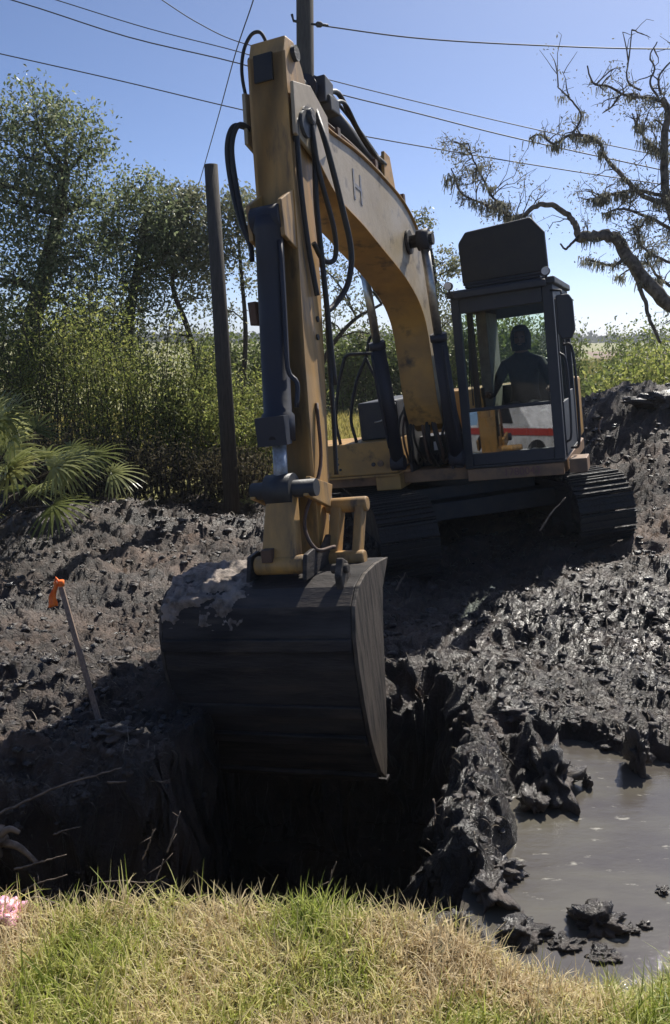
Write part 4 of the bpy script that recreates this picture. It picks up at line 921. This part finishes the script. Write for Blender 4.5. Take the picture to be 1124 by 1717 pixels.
# hedge line across the pasture, distant woods, right hand bushes
for k, px in enumerate((380, 470, 555, 610, 665, 720, 790, 860, 930, 975)):
    Y = 27 + (k % 3) * .8; c = at(px, 600, Y)
    lb = ['far left bush of the hedge, behind the timber post', 'hedge bush behind the lower stick', 'hedge bush right of the stick above the yellow box', 'hedge bush in line with the black handrails',
          'hedge bush behind the lift cylinders', 'hedge bush behind the foot of the boom', 'hedge bush seen through the left cab windows', 'hedge bush behind the operator', 'hedge bush seen through the right of the cab rear window', 'hedge bush just right of the cab'][k]
    top = 2.55 if k < 6 else (3.2 if k < 9 else .8)
    shrub('hedge_bush', (c.x, Y, 0), 2.2, top, 'leaf_hedge', .13, 5200, 40, lb, group='bushes of the hedge across the pasture', d_=1.6, lean=.08, low=.02, aspect=.55)
for (px, py, Y, w_, h_, lf, lb) in [(1075, 640, 17.5, 2.0, 1.8, 'leaf_bush', 'green bush between the spoil heap and the leaning oak limb'), (1105, 640, 15.5, 2.0, 2.0, 'leaf_bush', 'dense bright bush at the right edge of the photo'),
                                    (1150, 640, 17.0, 2.6, 2.4, 'leaf_bush', 'large bush cut by the right edge of the photo'), (1000, 690, 14.8, 1.0, .75, 'leaf_hedge', 'small yellow-green bush right beside the cab'),
                                    (1100, 600, 21, 2.5, 2.1, 'leaf_hedge', 'rounded bush behind the bright bushes on the right'), (1050, 600, 26, 2.2, 1.3, 'leaf_hedge', 'low bush at the edge of the marsh, nearest the cab'), (1110, 600, 30, 4.5, 2.9, 'leaf_hedge', 'far broad bush under the oak limb')]:
    c = at(px, py, Y); shrub('bush', (c.x, Y, gz(c.x, Y) if Y < 16 else 0), w_, h_, lf, .085 if Y < 20 else .13, 5200, 36, lb, cat='bush', group='bushes right of the cab', low=.02, aspect=.5, d_=w_ * .8)

# blades used for turf, pasture and marsh
def blades(name, P, H, Wd, lean, mt, tint, seg=3, rng=RN, flat=None):
    n = len(P); az = rng.uniform(0, 2 * pi, n); ln = rng.uniform(lean[0], lean[1], n); H = H * np.ones(n); d = np.stack([np.cos(az), np.sin(az), np.zeros(n)], 1)
    s = np.stack([-np.sin(az), np.cos(az), np.zeros(n)], 1); tw = rng.uniform(-.8, .8, n)[:, None]; s = s * np.cos(tw) + d * np.sin(tw)
    vs = []
    for i in range(seg + 1):
        t = i / seg; ang = ln * t; c = P + d * (H * np.sin(ln * .5 + ang * .5) * t)[:, None] * .9 + np.array([0, 0, 1]) * (H * t * np.cos(ln * .35 + ang * .5))[:, None]
        w_ = (Wd * (1 - t ** 1.5) + Wd * .08)[:, None] if not np.isscalar(Wd) else Wd * ((1 - t ** 1.5) + .08)
        vs += [c - s * w_ * .5, c + s * w_ * .5]
    V = np.stack(vs, 1).reshape(-1, 3); k = 2 * (seg + 1); b = (np.arange(n) * k)[:, None]
    F_ = np.concatenate([b + np.array([[2 * i, 2 * i + 1, 2 * i + 3, 2 * i + 2]]) for i in range(seg)], 0)
    return np_mesh(name, V, F_, M[mt], attr={'v': np.repeat(np.clip(tint, 0, 1), k)})
# turf
n = 85000
Y = RN.uniform(1.05, 2.75, n); X = RN.uniform(-1, 1, n) * (0.62 + .5 * Y)
z, bk, d__, p__ = macro(X, Y); thr = 0.5 + .12 * fbm(X * 6, Y * 6, 3, 5) + np.interp(X, [.2, .6], [.12, -.12])
k = bk > thr; X, Y, z, bk = X[k], Y[k], z[k], bk[k]; n = len(X)
tn = fbm(X * 3.2, Y * 3.2, 3, 101); t2 = fbm(X * 9, Y * 9, 2, 111)
tint = 0.84 - 0.72 * tn - .25 * t2 + RN.normal(size=n) * .2 - .25 * ss(.1, .9, X)
H = 0.055 + .06 * RN.uniform(0, 1, n) ** 2 + .035 * np.clip(-tint + .6, 0, 1)
tag(blades('turf_grass', np.stack([X, Y, z - .01], 1), H, 0.0042 * RN.uniform(.6, 1.4, n), (0.25, 1.9), 'grass', tint), 'short matted grass, part green and part straw coloured, along the bank at the bottom', 'grass', kind='stuff')
# taller edge blades
n = 900; X = RN.uniform(-1.5, 1.5, n); Y = np.interp(X, [-2, -1.0, 0.0, 0.45, 0.8, 1.4, 3], [2.08, 2.12, 2.20, 2.14, 2.10, 2.16, 2.3]) + RN.normal(size=n) * .05
z = macro(X, Y)[0]
tag(blades('edge_grass', np.stack([X, Y, z - .01], 1), RN.uniform(.08, .17, n), 0.005 * RN.uniform(.6, 1.2, n), (0.3, 1.7), 'grass', RN.uniform(.1, .8, n), 4), 'taller grass blades leaning over the edge of the ditch', 'grass', kind='stuff')
# pasture and marsh grass
n = 60000; Y = RN.uniform(14.0, 26, n); X = RN.uniform(-.5, .5, n) * Y
tag(blades('pasture_grass', np.stack([X, Y, 0 * X], 1), RN.uniform(.1, .25, n), 0.03, (0.1, .9), 'marsh', RN.uniform(.35, 1, n), 2), 'sunlit yellow-green pasture grass beyond the mud', 'grass', kind='stuff')
n = 60000; Y = RN.uniform(16, 75, n); X = Y * RN.uniform(.2, .5, n)
tag(blades('marsh_grass', np.stack([X, Y, 0 * X], 1), RN.uniform(.25, .75, n), 0.05, (0.1, .6), 'marsh', np.clip(.35 + .5 * fbm(X * .3, Y * .1, 3, 7) + .2 * RN.normal(size=n), 0, 1), 2), 'tall yellow marsh grass in the distance right of the cab', 'grass', kind='stuff')
# distant woods
C = []
for k in range(260):
    Yf = RN.uniform(330, 420); xf = RN.uniform(-330, 330); hh = RN.uniform(1.5, 4)
    q = RN.normal(size=(90, 3)) * np.array([6, 5, 1.1]) + np.array([xf, Yf, hh * .45]); q[:, 2] = np.abs(q[:, 2]); C.append(q)
V, F_, a_ = leaf_cards(np.concatenate(C), 2.0, aspect=.8)
tag(np_mesh('far_woods', V, F_, M['farwood'], attr={'v': a_}), 'low hazy line of woods on the horizon', 'woods', kind='stuff')
mb = MB(); mb.add([(20, 60, .012), (160, 60, .012), (260, 140, .012), (40, 140, .012)], [(0, 1, 2, 3)])
M['redfield'] = mat('reddish marsh', (0.20, 0.12, 0.09), 0.9, col2=(0.27, 0.2, 0.12), nscale=.06)
tag(mb.build('marsh_flat', M['redfield']), kind='structure')

# ------------------------------------------------------------------ right oak with moss
tb = Vector((8.3, 15.2, 0)); root = empty('live_oak', tb); tag(root, 'old mossy live oak leaning in from the right with a crooked limb', 'tree')
OM = MB(); mossC = []; leafC = []
def A(px, py, dy=0): return at(px, py, 15.0 + dy) - tb
def branch(pts, r0, r1, moss=0, leaf=0, twigs=0, sides=9):
    r0 *= .56; r1 *= .72
    P = spline(pts, max(8, 5 * (len(pts) - 1))); n_ = len(P)
    P = [p + Vector((R.uniform(-1, 1), R.uniform(-1, 1), R.uniform(-1, 1))) * r0 * .25 for p in P]
    OM.tube(P, [r0 + (r1 - r0) * i / (n_ - 1) for i in range(n_)], sides, cap=False)
    for k in range(twigs):
        p = P[R.randint(1, n_ - 1)]; q = p + Vector((R.uniform(-1, 1), R.uniform(-.8, .8), R.uniform(-.5, 1))) * R.uniform(.2, .55); pts_ = limb(OM, p, q, .014, .005, .5, 5, sides=4)
        for j_ in range(2): limb(OM, pts_[R.randint(1, 4)], q + Vector((R.uniform(-.25, .25), R.uniform(-.2, .2), R.uniform(-.1, .3))), .007, .003, .5, 4, sides=4)
        if leaf: leafC.append(np.array([tuple(q)]) + RN.normal(size=(int(leaf * 1.7), 3)) * .085)
        if moss: leafC.append(np.array([tuple(q)]) + RN.normal(size=(6, 3)) * .10)
    for k in range(int(moss * .62)): mossC.append(P[R.randint(0, n_ - 1)] + Vector((R.uniform(-.08, .08), R.uniform(-.1, .1), R.uniform(-.05, .03))))
    return P
branch([(0, 0, -.2), (-.05, 0, .8), (-.2, 0, 1.5), (-.2, 0, 2.6), (.1, .1, 3.9), (.3, .2, 5.2)], .38, .16)
branch([(-.2, 0, 1.5), A(1180, 540), A(1124, 510), A(1075, 460), A(1050, 425), A(1040, 405), A(1015, 395), A(985, 398), A(970, 395)], .24, .11, 16, 8, 8)
branch([A(970, 395), A(962, 372), A(945, 355), A(925, 344), A(900, 345), A(880, 360), A(858, 366)], .095, .05, 6, 6, 5)
branch([A(858, 366), A(845, 345, .1), A(825, 330, .1), A(810, 300, .1), A(795, 270, .1), A(785, 240, .1)], .04, .015, 34, 34, 18)
branch([A(858, 366), A(835, 350, -.2), A(805, 340, -.3), A(775, 325, -.3), A(763, 300, -.3), A(757, 282, -.3)], .04, .015, 24, 10, 8)
branch([A(970, 397), A(955, 412), A(948, 418), A(940, 408)], .045, .02)
branch([A(1050, 430), A(1030, 445), A(1005, 440), A(980, 435)], .06, .02, 14, 8, 5)
branch([A(1060, 450), A(1080, 500), A(1088, 530), A(1100, 560), A(1108, 575)], .07, .035)
# upper crown limbs
branch([(-.2, 0, 2.4), A(1160, 420), A(1120, 330), A(1115, 250), A(1120, 190), A(1110, 165)], .15, .07, 10, 12, 8)
branch([A(1118, 340), A(1080, 330), A(1050, 300), A(1020, 270), A(1000, 235), A(960, 225), A(930, 240), A(905, 225), A(888, 232)], .075, .018, 44, 16, 14)
branch([A(960, 225), A(975, 195, .1), A(960, 170, .1), A(940, 150, .1), A(935, 145, .1)], .035, .012, 4, 6, 5)
branch([A(1112, 170), A(1090, 165), A(1050, 160), A(1020, 145), A(995, 140), A(985, 110)], .05, .016, 6, 12, 9)
branch([A(1070, 158), A(1040, 160), A(1025, 180), A(1010, 190)], .03, .01, 4, 3, 4)
branch([A(1075, 152), A(1052, 135), A(1055, 95), A(1060, 50)], .032, .012, 0, 1, 2)
branch([A(1105, 165), A(1090, 140), A(1098, 115), A(1090, 95), A(1102, 70)], .035, .013, 0, 2, 3)
branch([A(1108, 160), A(1105, 130), A(1124, 105), A(1150, 90)], .035, .014, 0, 2, 3)
branch([A(1118, 330), A(1070, 320), A(1030, 325), A(1010, 330), A(985, 335)], .06, .02, 30, 18, 12)
branch([A(1150, 400), A(1100, 370), A(1075, 360), A(1040, 350), A(1010, 360)], .06, .02, 22, 24, 12)
branch([A(1150, 450), A(1100, 430), A(1075, 410), A(1070, 380)], .05, .02, 20, 28, 12)
branch([A(1118, 260), A(1090, 240), A(1070, 215), A(1060, 190)], .045, .015, 26, 14, 12)
branch([A(1200, 350, .5), A(1150, 300, .6), A(1140, 240, .8), A(1100, 200, .8)], .06, .02, 20, 24, 12)
branch([A(1124, 480, .4), A(1100, 460, .6), A(1085, 440, .8), A(1050, 455, .9), A(1030, 470, .9)], .05, .015, 16, 24, 10)
branch([(-.2, 0, 2.6), (.5, -.2, 3.4), (1.4, -.3, 4.0), (2.4, -.4, 4.3)], .16, .04, 20, 20, 12)
OM.build('trunk', M['limbbark'], root)
# moss strands: long thin drooping slivers
mc = np.array([tuple(p) for p in mossC]); n = len(mc) * 26
P = np.repeat(mc, 26, 0) + RN.normal(size=(n, 3)) * np.array([.055, .055, .02]); Ln = RN.uniform(.03, .17, n) ; az = RN.uniform(0, pi, n); wv = np.stack([np.cos(az), np.sin(az), 0 * az], 1) * .010
tip = P + np.stack([RN.normal(size=n) * .03, RN.normal(size=n) * .03, -Ln], 1)
V = np.stack([P - wv, P + wv, tip + wv * .4, tip - wv * .4], 1).reshape(-1, 3)
np_mesh('moss', V, np.arange(4 * n).reshape(n, 4), M['moss'], root, attr={'v': np.repeat(RN.uniform(0, 1, n), 4)})
V, F_, a_ = leaf_cards(np.concatenate(leafC), .055, aspect=.4)
np_mesh('crown', V, F_, M['moss'], root, attr={'v': a_})

# ------------------------------------------------------------------ poles and cables
pb = at(512, 760, 17.2); m = MB()
m.tube([(0, 0, -.3), (0, 0, 4), (0.0, 0, 12.5)], [.19, .175, .145], 20)
up = m.build('utility_pole', M['post'], loc=(at(512, 80, 17.2).x, 17.2, 0)); tag(up, 'tall round wooden utility pole rising behind the excavator stick', 'utility pole')
b0_, t0_ = at(388, 828, 11.9), at(354, 276, 11.9); m = MB(); d_ = t0_ - b0_
m.tube([tuple(-d_ * .06), tuple(d_ * .5), tuple(d_)], [.112, .104, .088], 18)
ps = m.build('timber_post', M['post'], loc=tuple(b0_)); tag(ps, 'bare timber post leaning left, standing in front of the green shrubs', 'post')
def cable(pts, r_, lb, name='cable'):
    m_ = MB(); P = [Vector(p) for p in pts]; m_.tube(spline(P, 40), r_, 6); o = m_.build(name, M['wire']); tag(o, lb, 'cable', 'overhead cables'); return o
cable([at(-260, -75, 17.2), at(20, 0, 17.2), at(215, 62, 17.2), at(400, 106, 17.2), at(540, 150, 17.2), at(700, 190, 17.2), at(880, 235, 17.2), at(1180, 300, 17.2)], .011, 'lower cable of the close pair crossing the sky')
cable([at(-160, -80, 17.6), at(95, 0, 17.6), at(250, 48, 17.6), at(405, 88, 17.6), at(545, 132, 17.6), at(885, 214, 17.6), at(1180, 276, 17.6)], .009, 'overhead cable, upper of the close pair crossing the sky')
cable([at(-200, 45, 17.0), at(0, 90, 17.0), at(200, 135, 17.0), at(410, 185, 17.0), at(620, 230, 17.0), at(980, 290, 17.0), at(1300, 335, 17.0)], .010, 'lowest overhead cable crossing from the left edge just above the trees')
cable([at(150, -85, 16.6), at(272, 0, 16.8), at(335, 40, 16.9), at(400, 70, 17.0), at(503, 95, 17.1)], .009, 'steeper short cable running from the top edge down to the pole')
cable([at(532, 42, 17.15), at(700, 64, 17.3), at(900, 76, 17.6), at(1124, 82, 18), at(1500, 78, 19)], .012, 'single cable running right from the pole along the top of the sky')
cable([at(440, -60, 14), at(425, 0, 14.2), at(395, 90, 15.5), at(365, 200, 18), at(330, 322, 22)], .010, 'steep guy cable slanting from the top edge down toward the slender trees')
m = MB(); q = at(520, 40, 17.1) 
m.tube([(0, 0, 0), (.1, 0, -.01), (.13, 0, -.01), (.2, 0, -.012), (.24, 0, -.015), (.34, 0, -.02)], [.02, .02, .05, .05, .02, .015], 12)
m.tube([(-.02, 0, 0), (-.30, 0, .05), (-.33, 0, .16)], .025, 8)
ins = m.build('insulator', M['dark'], loc=tuple(q)); tag(ins, 'cable clamp with insulator on the utility pole near the top edge', 'insulator')

# ------------------------------------------------------------------ clods, debris, roots
def clod_mesh(r_, sq=.65, seed=0, sub=2):
    bm = bmesh.new(); bmesh.ops.create_icosphere(bm, subdivisions=sub, radius=1.0)
    vs = np.array([v.co[:] for v in bm.verts]); fs = [[v.index for v in f.verts] for f in bm.faces]; bm.free()
    rr = 1 + .75 * fbm(vs[:, 0] * 1.6 + seed, vs[:, 1] * 1.6 + vs[:, 2] * 1.3, 3, seed) + .5 * fbm(vs[:, 2] * 4 + seed, vs[:, 0] * 4 - vs[:, 1] * 3, 3, seed + 5)
    return vs * rr[:, None] * r_ * np.array([1, 1, sq]), np.array(fs)
protos = [clod_mesh(1, .6, s, 2) for s in range(10)]
def scatter_clods(name, X, Y, S, lb, lift=.2, mt='clod'):
    VV = []; FF = []; nb = 0; Z = ground_z(X, Y)
    for i in range(len(X)):
        v, f = protos[i % 10]; a = RN.uniform(0, 2 * pi); c, s = cos(a), sin(a); w_ = v * S[i] * np.array([RN.uniform(.7, 1.4), RN.uniform(.7, 1.3), RN.uniform(.7, 1.3)])
        w_ = np.stack([w_[:, 0] * c - w_[:, 1] * s, w_[:, 0] * s + w_[:, 1] * c, w_[:, 2]], 1) + np.array([X[i], Y[i], Z[i] + S[i] * lift])
        VV.append(w_); FF.append(f + nb); nb += len(v)
    o = np_mesh(name, np.concatenate(VV), np.concatenate(FF), M[mt], smooth=True); tag(o, lb, 'mud', kind='stuff'); return o
n = 42000; Y = 2.4 + 10.5 * RN.uniform(0, 1, n) ** 1.3; X = RN.uniform(-.62, .62, n) * (Y + .6)
z, bk, dd, pp = macro(X, Y); k = (bk < .3) & (dd < .85) & (pp < .5) & (RN.uniform(0, 1, n) < .35 + .65 * (fbm(X * 1.5, Y * 1.5, 2, 200) > 0))
X, Y = X[k], Y[k]; S = (.004 + .022 * RN.uniform(0, 1, len(X)) ** 5) * (0.75 + .10 * Y)
scatter_clods('mud_clods', X, Y, S, 'loose wet clods strewn over the churned black mud')
# fibrous debris
n = 15000; Y = 2.5 + 10 * RN.uniform(0, 1, n) ** 1.3; X = RN.uniform(-.6, .6, n) * (Y + .6)
z, bk, dd, pp = macro(X, Y); k = (bk < .5) & (dd < .35) & (pp < .35); X, Y = X[k], Y[k]; Z = ground_z(X, Y); n = len(X)
tag(blades('root_fibres', np.stack([X, Y, Z - .005], 1), RN.uniform(.03, .14, n) * (.7 + .06 * Y), .0035 * (.8 + .1 * Y), (.9, 2.6), 'debris', RN.uniform(0, 1, n) ** 1.1, 4), 'fine pale root fibres and dead stems caught in the mud', 'roots', kind='stuff')

def root_obj(pts, r_, lb, cat='root', name='root', mt='root', side=2):
    P = spline([Vector(p) for p in pts], 16); c = P[0].copy(); m_ = MB(); P = [p - c + Vector((R.uniform(-1, 1), R.uniform(-1, 1), R.uniform(-1, 1))) * r_ * .5 for p in P]
    m_.tube(P, [r_ * (1 - .6 * i / (len(P) - 1)) for i in range(len(P))], 7)
    for k in range(side):
        q = P[R.randint(3, len(P) - 3)]; m_.tube([q, q + Vector((R.uniform(-.06, .06), R.uniform(-.04, .04), R.uniform(-.05, .05)))], [r_ * .45, r_ * .15], 5)
    o = m_.build(name, M[mt], loc=tuple(c)); tag(o, lb, cat, 'bare roots and twigs'); return o
root_obj([at(-20, 1375, 3.86), at(40, 1345, 3.9), at(100, 1318, 3.92), at(160, 1300, 3.95), at(205, 1288, 4.0)], .008, 'long pale root arching along the upper lip of the ditch at the left edge')
root_obj([at(180, 1312, 4.05), at(230, 1310, 4.1), at(285, 1310, 4.15)], .006, 'thin root lying along the ditch lip left of the bucket')
root_obj([at(20, 1505, 3.5), at(60, 1483, 3.5), at(112, 1468, 3.5)], .006, 'lower of two pale twigs slanting up in the dark ditch at left')
root_obj([at(25, 1458, 3.55), at(70, 1445, 3.55), at(112, 1434, 3.55)], .006, 'upper of two pale twigs slanting up in the dark ditch at left')
root_obj([at(90, 1400, 3.8), at(110, 1392, 3.8), at(135, 1386, 3.8)], .005, 'short pale twig alone in the dark ditch wall at left')
root_obj([at(20, 1530, 2.3), at(60, 1505, 2.3), at(120, 1520, 2.3), at(165, 1480, 2.32), at(258, 1480, 2.34)], .004, 'brown twig lying along the grass edge at left')
root_obj([at(250, 1500, 2.4), at(264, 1470, 2.42), at(275, 1440, 2.44)], .0035, 'thin straw standing up at the grass edge below the ditch')
root_obj([at(280, 1430, 2.7), at(292, 1395, 2.72), at(302, 1360, 2.75)], .0035, 'pale upright stem standing against the black ditch')
root_obj([at(240, 1440, 2.6), at(250, 1415, 2.6), at(257, 1392, 2.6)], .0035, 'shorter pale upright stem left of the tall pale stem')
root_obj([at(548, 1500, 2.3), at(556, 1470, 2.32), at(564, 1444, 2.33)], .003, 'single dry stalk standing in front of the ditch below the bucket')
root_obj([at(665, 990, 7.2), at(672, 975, 7.2), at(680, 960, 7.2)], .012, 'short pale stick poking up beside the left track')
root_obj([at(905, 890, 7.1), at(925, 860, 7.1), at(948, 835, 7.15)], .009, 'long thin stick leaning against the dark track under the cab')
root_obj([at(1020, 770, 10.4), at(1035, 775, 10.4), at(1050, 765, 10.3), at(1062, 790, 10.2)], .014, 'crooked pale root sticking out of the spoil heap')
root_obj([at(1010, 700, 10.9), at(1005, 720, 10.8), at(1012, 740, 10.8)], .014, 'short pale root near the top of the spoil heap beside the cab')
root_obj([at(810, 1235, 4.5), at(835, 1255, 4.4), at(862, 1283, 4.3)], .010, 'dark stick lying across the mud at the pond corner', mt='bark')
root_obj([at(727, 1340, 3.9), at(730, 1365, 3.85), at(726, 1385, 3.8)], .006, 'small pale twig on the mud ridge between ditch and pond')
# tan root lump at the left edge
m = MB(); v, f = clod_mesh(.06, 1.1, 44, 3); m.add([tuple(q) for q in v], [list(q) for q in f], True)
for (q1, q2) in (((.05, 0, 0), (.22, -.02, -.10)), ((.02, 0, -.05), (.02, -.05, -.25)), ((-.02, 0, -.05), (-.10, -.04, -.2)), ((.04, 0, .03), (.14, 0, .05))):
    m.tube(spline([q1, (Vector(q1) + Vector(q2)) * .5 + Vector((0, 0, .03)), q2], 8), [.022 - .0015 * i for i in range(9)], 6)
o = m.build('root_stump', M['root'], loc=tuple(at(-14, 1412, 3.7))); tag(o, 'tan gnarled root stump at the left edge of the ditch', 'root stump')
# chunks standing in the pond
def chunk(px, py, zz_, sx_, sy_, sz_, lb, seed):
    p = at(px, py, 3); t = (zz_ - CAMZ) / (p.z - CAMZ); p = Vector((p.x * t, p.y * t, zz_)); v, f = clod_mesh(1, 1, seed, 4)
    v = v * (1 + .22 * fbm(v[:, 0] * 5 + seed, v[:, 2] * 5 + v[:, 1] * 4, 4, seed + 9))[:, None]
    o_ = np_mesh('mud_chunk', v * np.array([sx_, sy_, sz_]), f, M['clod'], smooth=True, loc=tuple(p)); tag(o_, lb, 'mud clod', 'lumps of mud in the pond'); return o_
chunk(1005, 1548, -.12, .105, .08, .065, 'black lump of mud standing alone in the brown pond', 1)
chunk(1060, 1560, -.13, .035, .03, .02, 'small flat lump right of the black lump in the pond', 2)
chunk(1078, 1552, -.13, .028, .02, .018, 'tiny lump farthest right of the row in the pond', 3)
chunk(1012, 1600, -.13, .06, .04, .022, 'low crumb of mud below the black lump in the pond', 4)
chunk(945, 1582, -.13, .06, .04, .025, 'flat broken crumb left below the black lump in the pond', 5)
chunk(822, 1490, -.10, .09, .12, .08, 'rounded wet lump on the pond shore near the grass', 6)
chunk(870, 1560, -.11, .10, .07, .05, 'wide crumbly lump at the grass end of the pond shore', 7)
chunk(762, 1560, -.05, .12, .08, .07, 'dark clod at the grass edge left of the pond', 8)
chunk(985, 1312, -.11, .028, .028, .055, 'narrow black peg of mud sticking out of the pond', 9)
chunk(925, 1300, -.08, .12, .22, .14, 'tall dark mass of mud jutting into the far side of the pond', 10)
chunk(1072, 1265, -.04, .06, .08, .15, 'spiky dark clod on the far shore of the pond', 12)
chunk(830, 1455, -.10, .10, .06, .05, 'curled dark clod just above the rounded wet lump', 13)
chunk(1110, 1495, -.13, .03, .03, .02, 'little lump by the right edge of the pond', 14)
chunk(895, 1345, -.10, .06, .09, .06, 'low lump left of the tall mass in the pond', 15)
for (px, py, sz, lb, sd) in [(340, 850, .16, 'pale grey clod at the foot of the timber post', 20), 
                             (190, 1110, .07, 'clod right of the middle of the stake', 24), (195, 1230, .08, 'brown clod beside the foot of the stake', 25), 
                             (870, 1185, .10, 'small black clod in the glistening mud above the pond', 28), (1120, 640, .3, 'dark rounded clod on top of the spoil heap at the right edge', 30)]:
    p = at(px, py, 3); zg = 0
    for it in range(12):
        t = (zg - CAMZ) / (p.z - CAMZ); q = Vector((p.x * t, p.y * t, zg)); 
        if q.y > 13 or q.y < 0: q = at(px, py, 11.8)
        zg = .5 * zg + .5 * gz(q.x, q.y)
    v, f = clod_mesh(1, .55, sd, 4); v = v * (1 + .25 * fbm(v[:, 0] * 4 + sd, v[:, 2] * 4 + v[:, 1] * 3, 4, sd + 9))[:, None]
    o = np_mesh('mud_chunk', v * sz * np.array([1.25, .8, .8]), f, M['clod'], smooth=True, loc=(q.x, q.y, gz(q.x, q.y) + sz * .15)); tag(o, lb, 'mud clod', 'big clods on the churned mud')

# survey stake
s0, s1 = at(170, 1222, 4.75), at(103, 985, 4.95); m = MB(); d_ = s1 - s0; h_ = Vector((.016, 0, 0)); k_ = Vector((0, .010, 0)); s00 = -d_ * .08; s11 = d_
m.hexa([s00 - h_ - k_, s00 + h_ - k_, s00 + h_ + k_, s00 - h_ + k_], [s11 - h_ - k_, s11 + h_ - k_, s11 + h_ + k_, s11 - h_ + k_])
sk_ = m.build('survey_stake', M['stake'], bevel=.002, loc=tuple(s0)); tag(sk_, 'thin leaning wooden survey stake with orange tape standing in the mud', 'stake')
V = []; Fq = []
for i in range(12):
    t = i / 11
    for k in range(6):
        s = k / 5; p = d_ + Vector((-.022 - .045 * s * (0.4 + t) + .006 * sin(t * 9), -.02 + .012 * sin(s * 7 + t * 6), .045 - .155 * t - .01 * s)); V.append(tuple(p))
idg = np.arange(72).reshape(12, 6); Fq = np.stack([idg[:-1, :-1], idg[1:, :-1], idg[1:, 1:], idg[:-1, 1:]], -1).reshape(-1, 4)
fl = np_mesh('flagging_tape', V, Fq, M['orange'], sk_, smooth=True); sdm = fl.modifiers.new('solid', 'SOLIDIFY'); sdm.thickness = .002
m = MB(); m.tube([tuple(d_ + Vector((0, 0, .045)) * (1 - .4 * i)) for i in range(3)], .020, 10); m.tube([tuple(d_ + Vector((-.005, 0, .03))), tuple(d_ + Vector((-.028, -.005, .062))), tuple(d_ + Vector((-.035, 0, .03)))], .008, 6); m.build('tape_knot', M['orange'], sk_)

# pink crumpled film at the left edge of the grass
v, f = clod_mesh(.052, .75, 71, 4); v = v * (1 + .06 * ridged(v[:, 0] * 20, v[:, 2] * 30 + v[:, 1] * 25, 3, 5))[:, None]
p = at(12, 1558, 2.06); o = np_mesh('plastic_wrapper', v, f, M['pink'], smooth=True, loc=(p.x - .012, p.y + .01, p.z + .018)); tag(o, 'crumpled shiny pink plastic wrapper in the grass at the left edge', 'wrapper')

# ------------------------------------------------------------------ parked pickup behind the viewer, mirrored in the lower windscreen
TR = empty('pickup_truck', (-4.2, -2.83, .74), radians(25)); tag(TR, 'white pickup truck with a red stripe mirrored in the lower pane of the cab', 'pickup truck')
m = MB(); m.prism([(-2.6, .35), (2.5, .35), (2.62, .6), (2.6, .92), (1.3, 1.04), (.7, 1.62), (-.75, 1.65), (-.95, 1.05), (-2.62, 1.03)], -.9, .9, ax=1); bd = m.build('body', M['white'], TR, .04)
m = MB()
for s in (-1, 1): m.box(-2.5, 2.45, s * .905 - .006, s * .905 + .006, .82, .98)
m.build('stripe', M['red'], bd)
m = MB()
for s in (-1, 1): m.prism([(.62, 1.1), (.35, 1.55), (-.65, 1.57), (-.78, 1.1)], s * .904 - .006, s * .904 + .006, ax=1)
m.build('side_window', M['black'], bd)
for x in (-1.7, 1.6):
    for s in (-1, 1):
        m = MB(); m.cyl((x, s * .72, .36), (x, s * .94, .36), .37, 28); wh = m.build('wheel', M['black'], TR, .02)
        m = MB(); m.cyl((x, s * .93, .36), (x, s * .96, .36), .2, 20); m.build('rim', M['chrome'], wh)
print('objects', len(bpy.data.objects))

# ------------------------------------------------------------------ air
mb = MB(); mb.box(-130, 130, -25, 520, -3.5, 16)
hz = bpy.data.materials.new('thin haze'); hz.use_nodes = True; t = hz.node_tree; t.nodes.remove(t.nodes['Principled BSDF'])
pv = t.nodes.new('ShaderNodeVolumePrincipled'); pv.inputs['Density'].default_value = 0.0006; pv.inputs['Color'].default_value = (.93, .96, 1, 1); pv.inputs['Anisotropy'].default_value = .3
t.links.new(pv.outputs[0], t.nodes['Material Output'].inputs['Volume'])
tag(mb.build('haze', hz), kind='stuff')
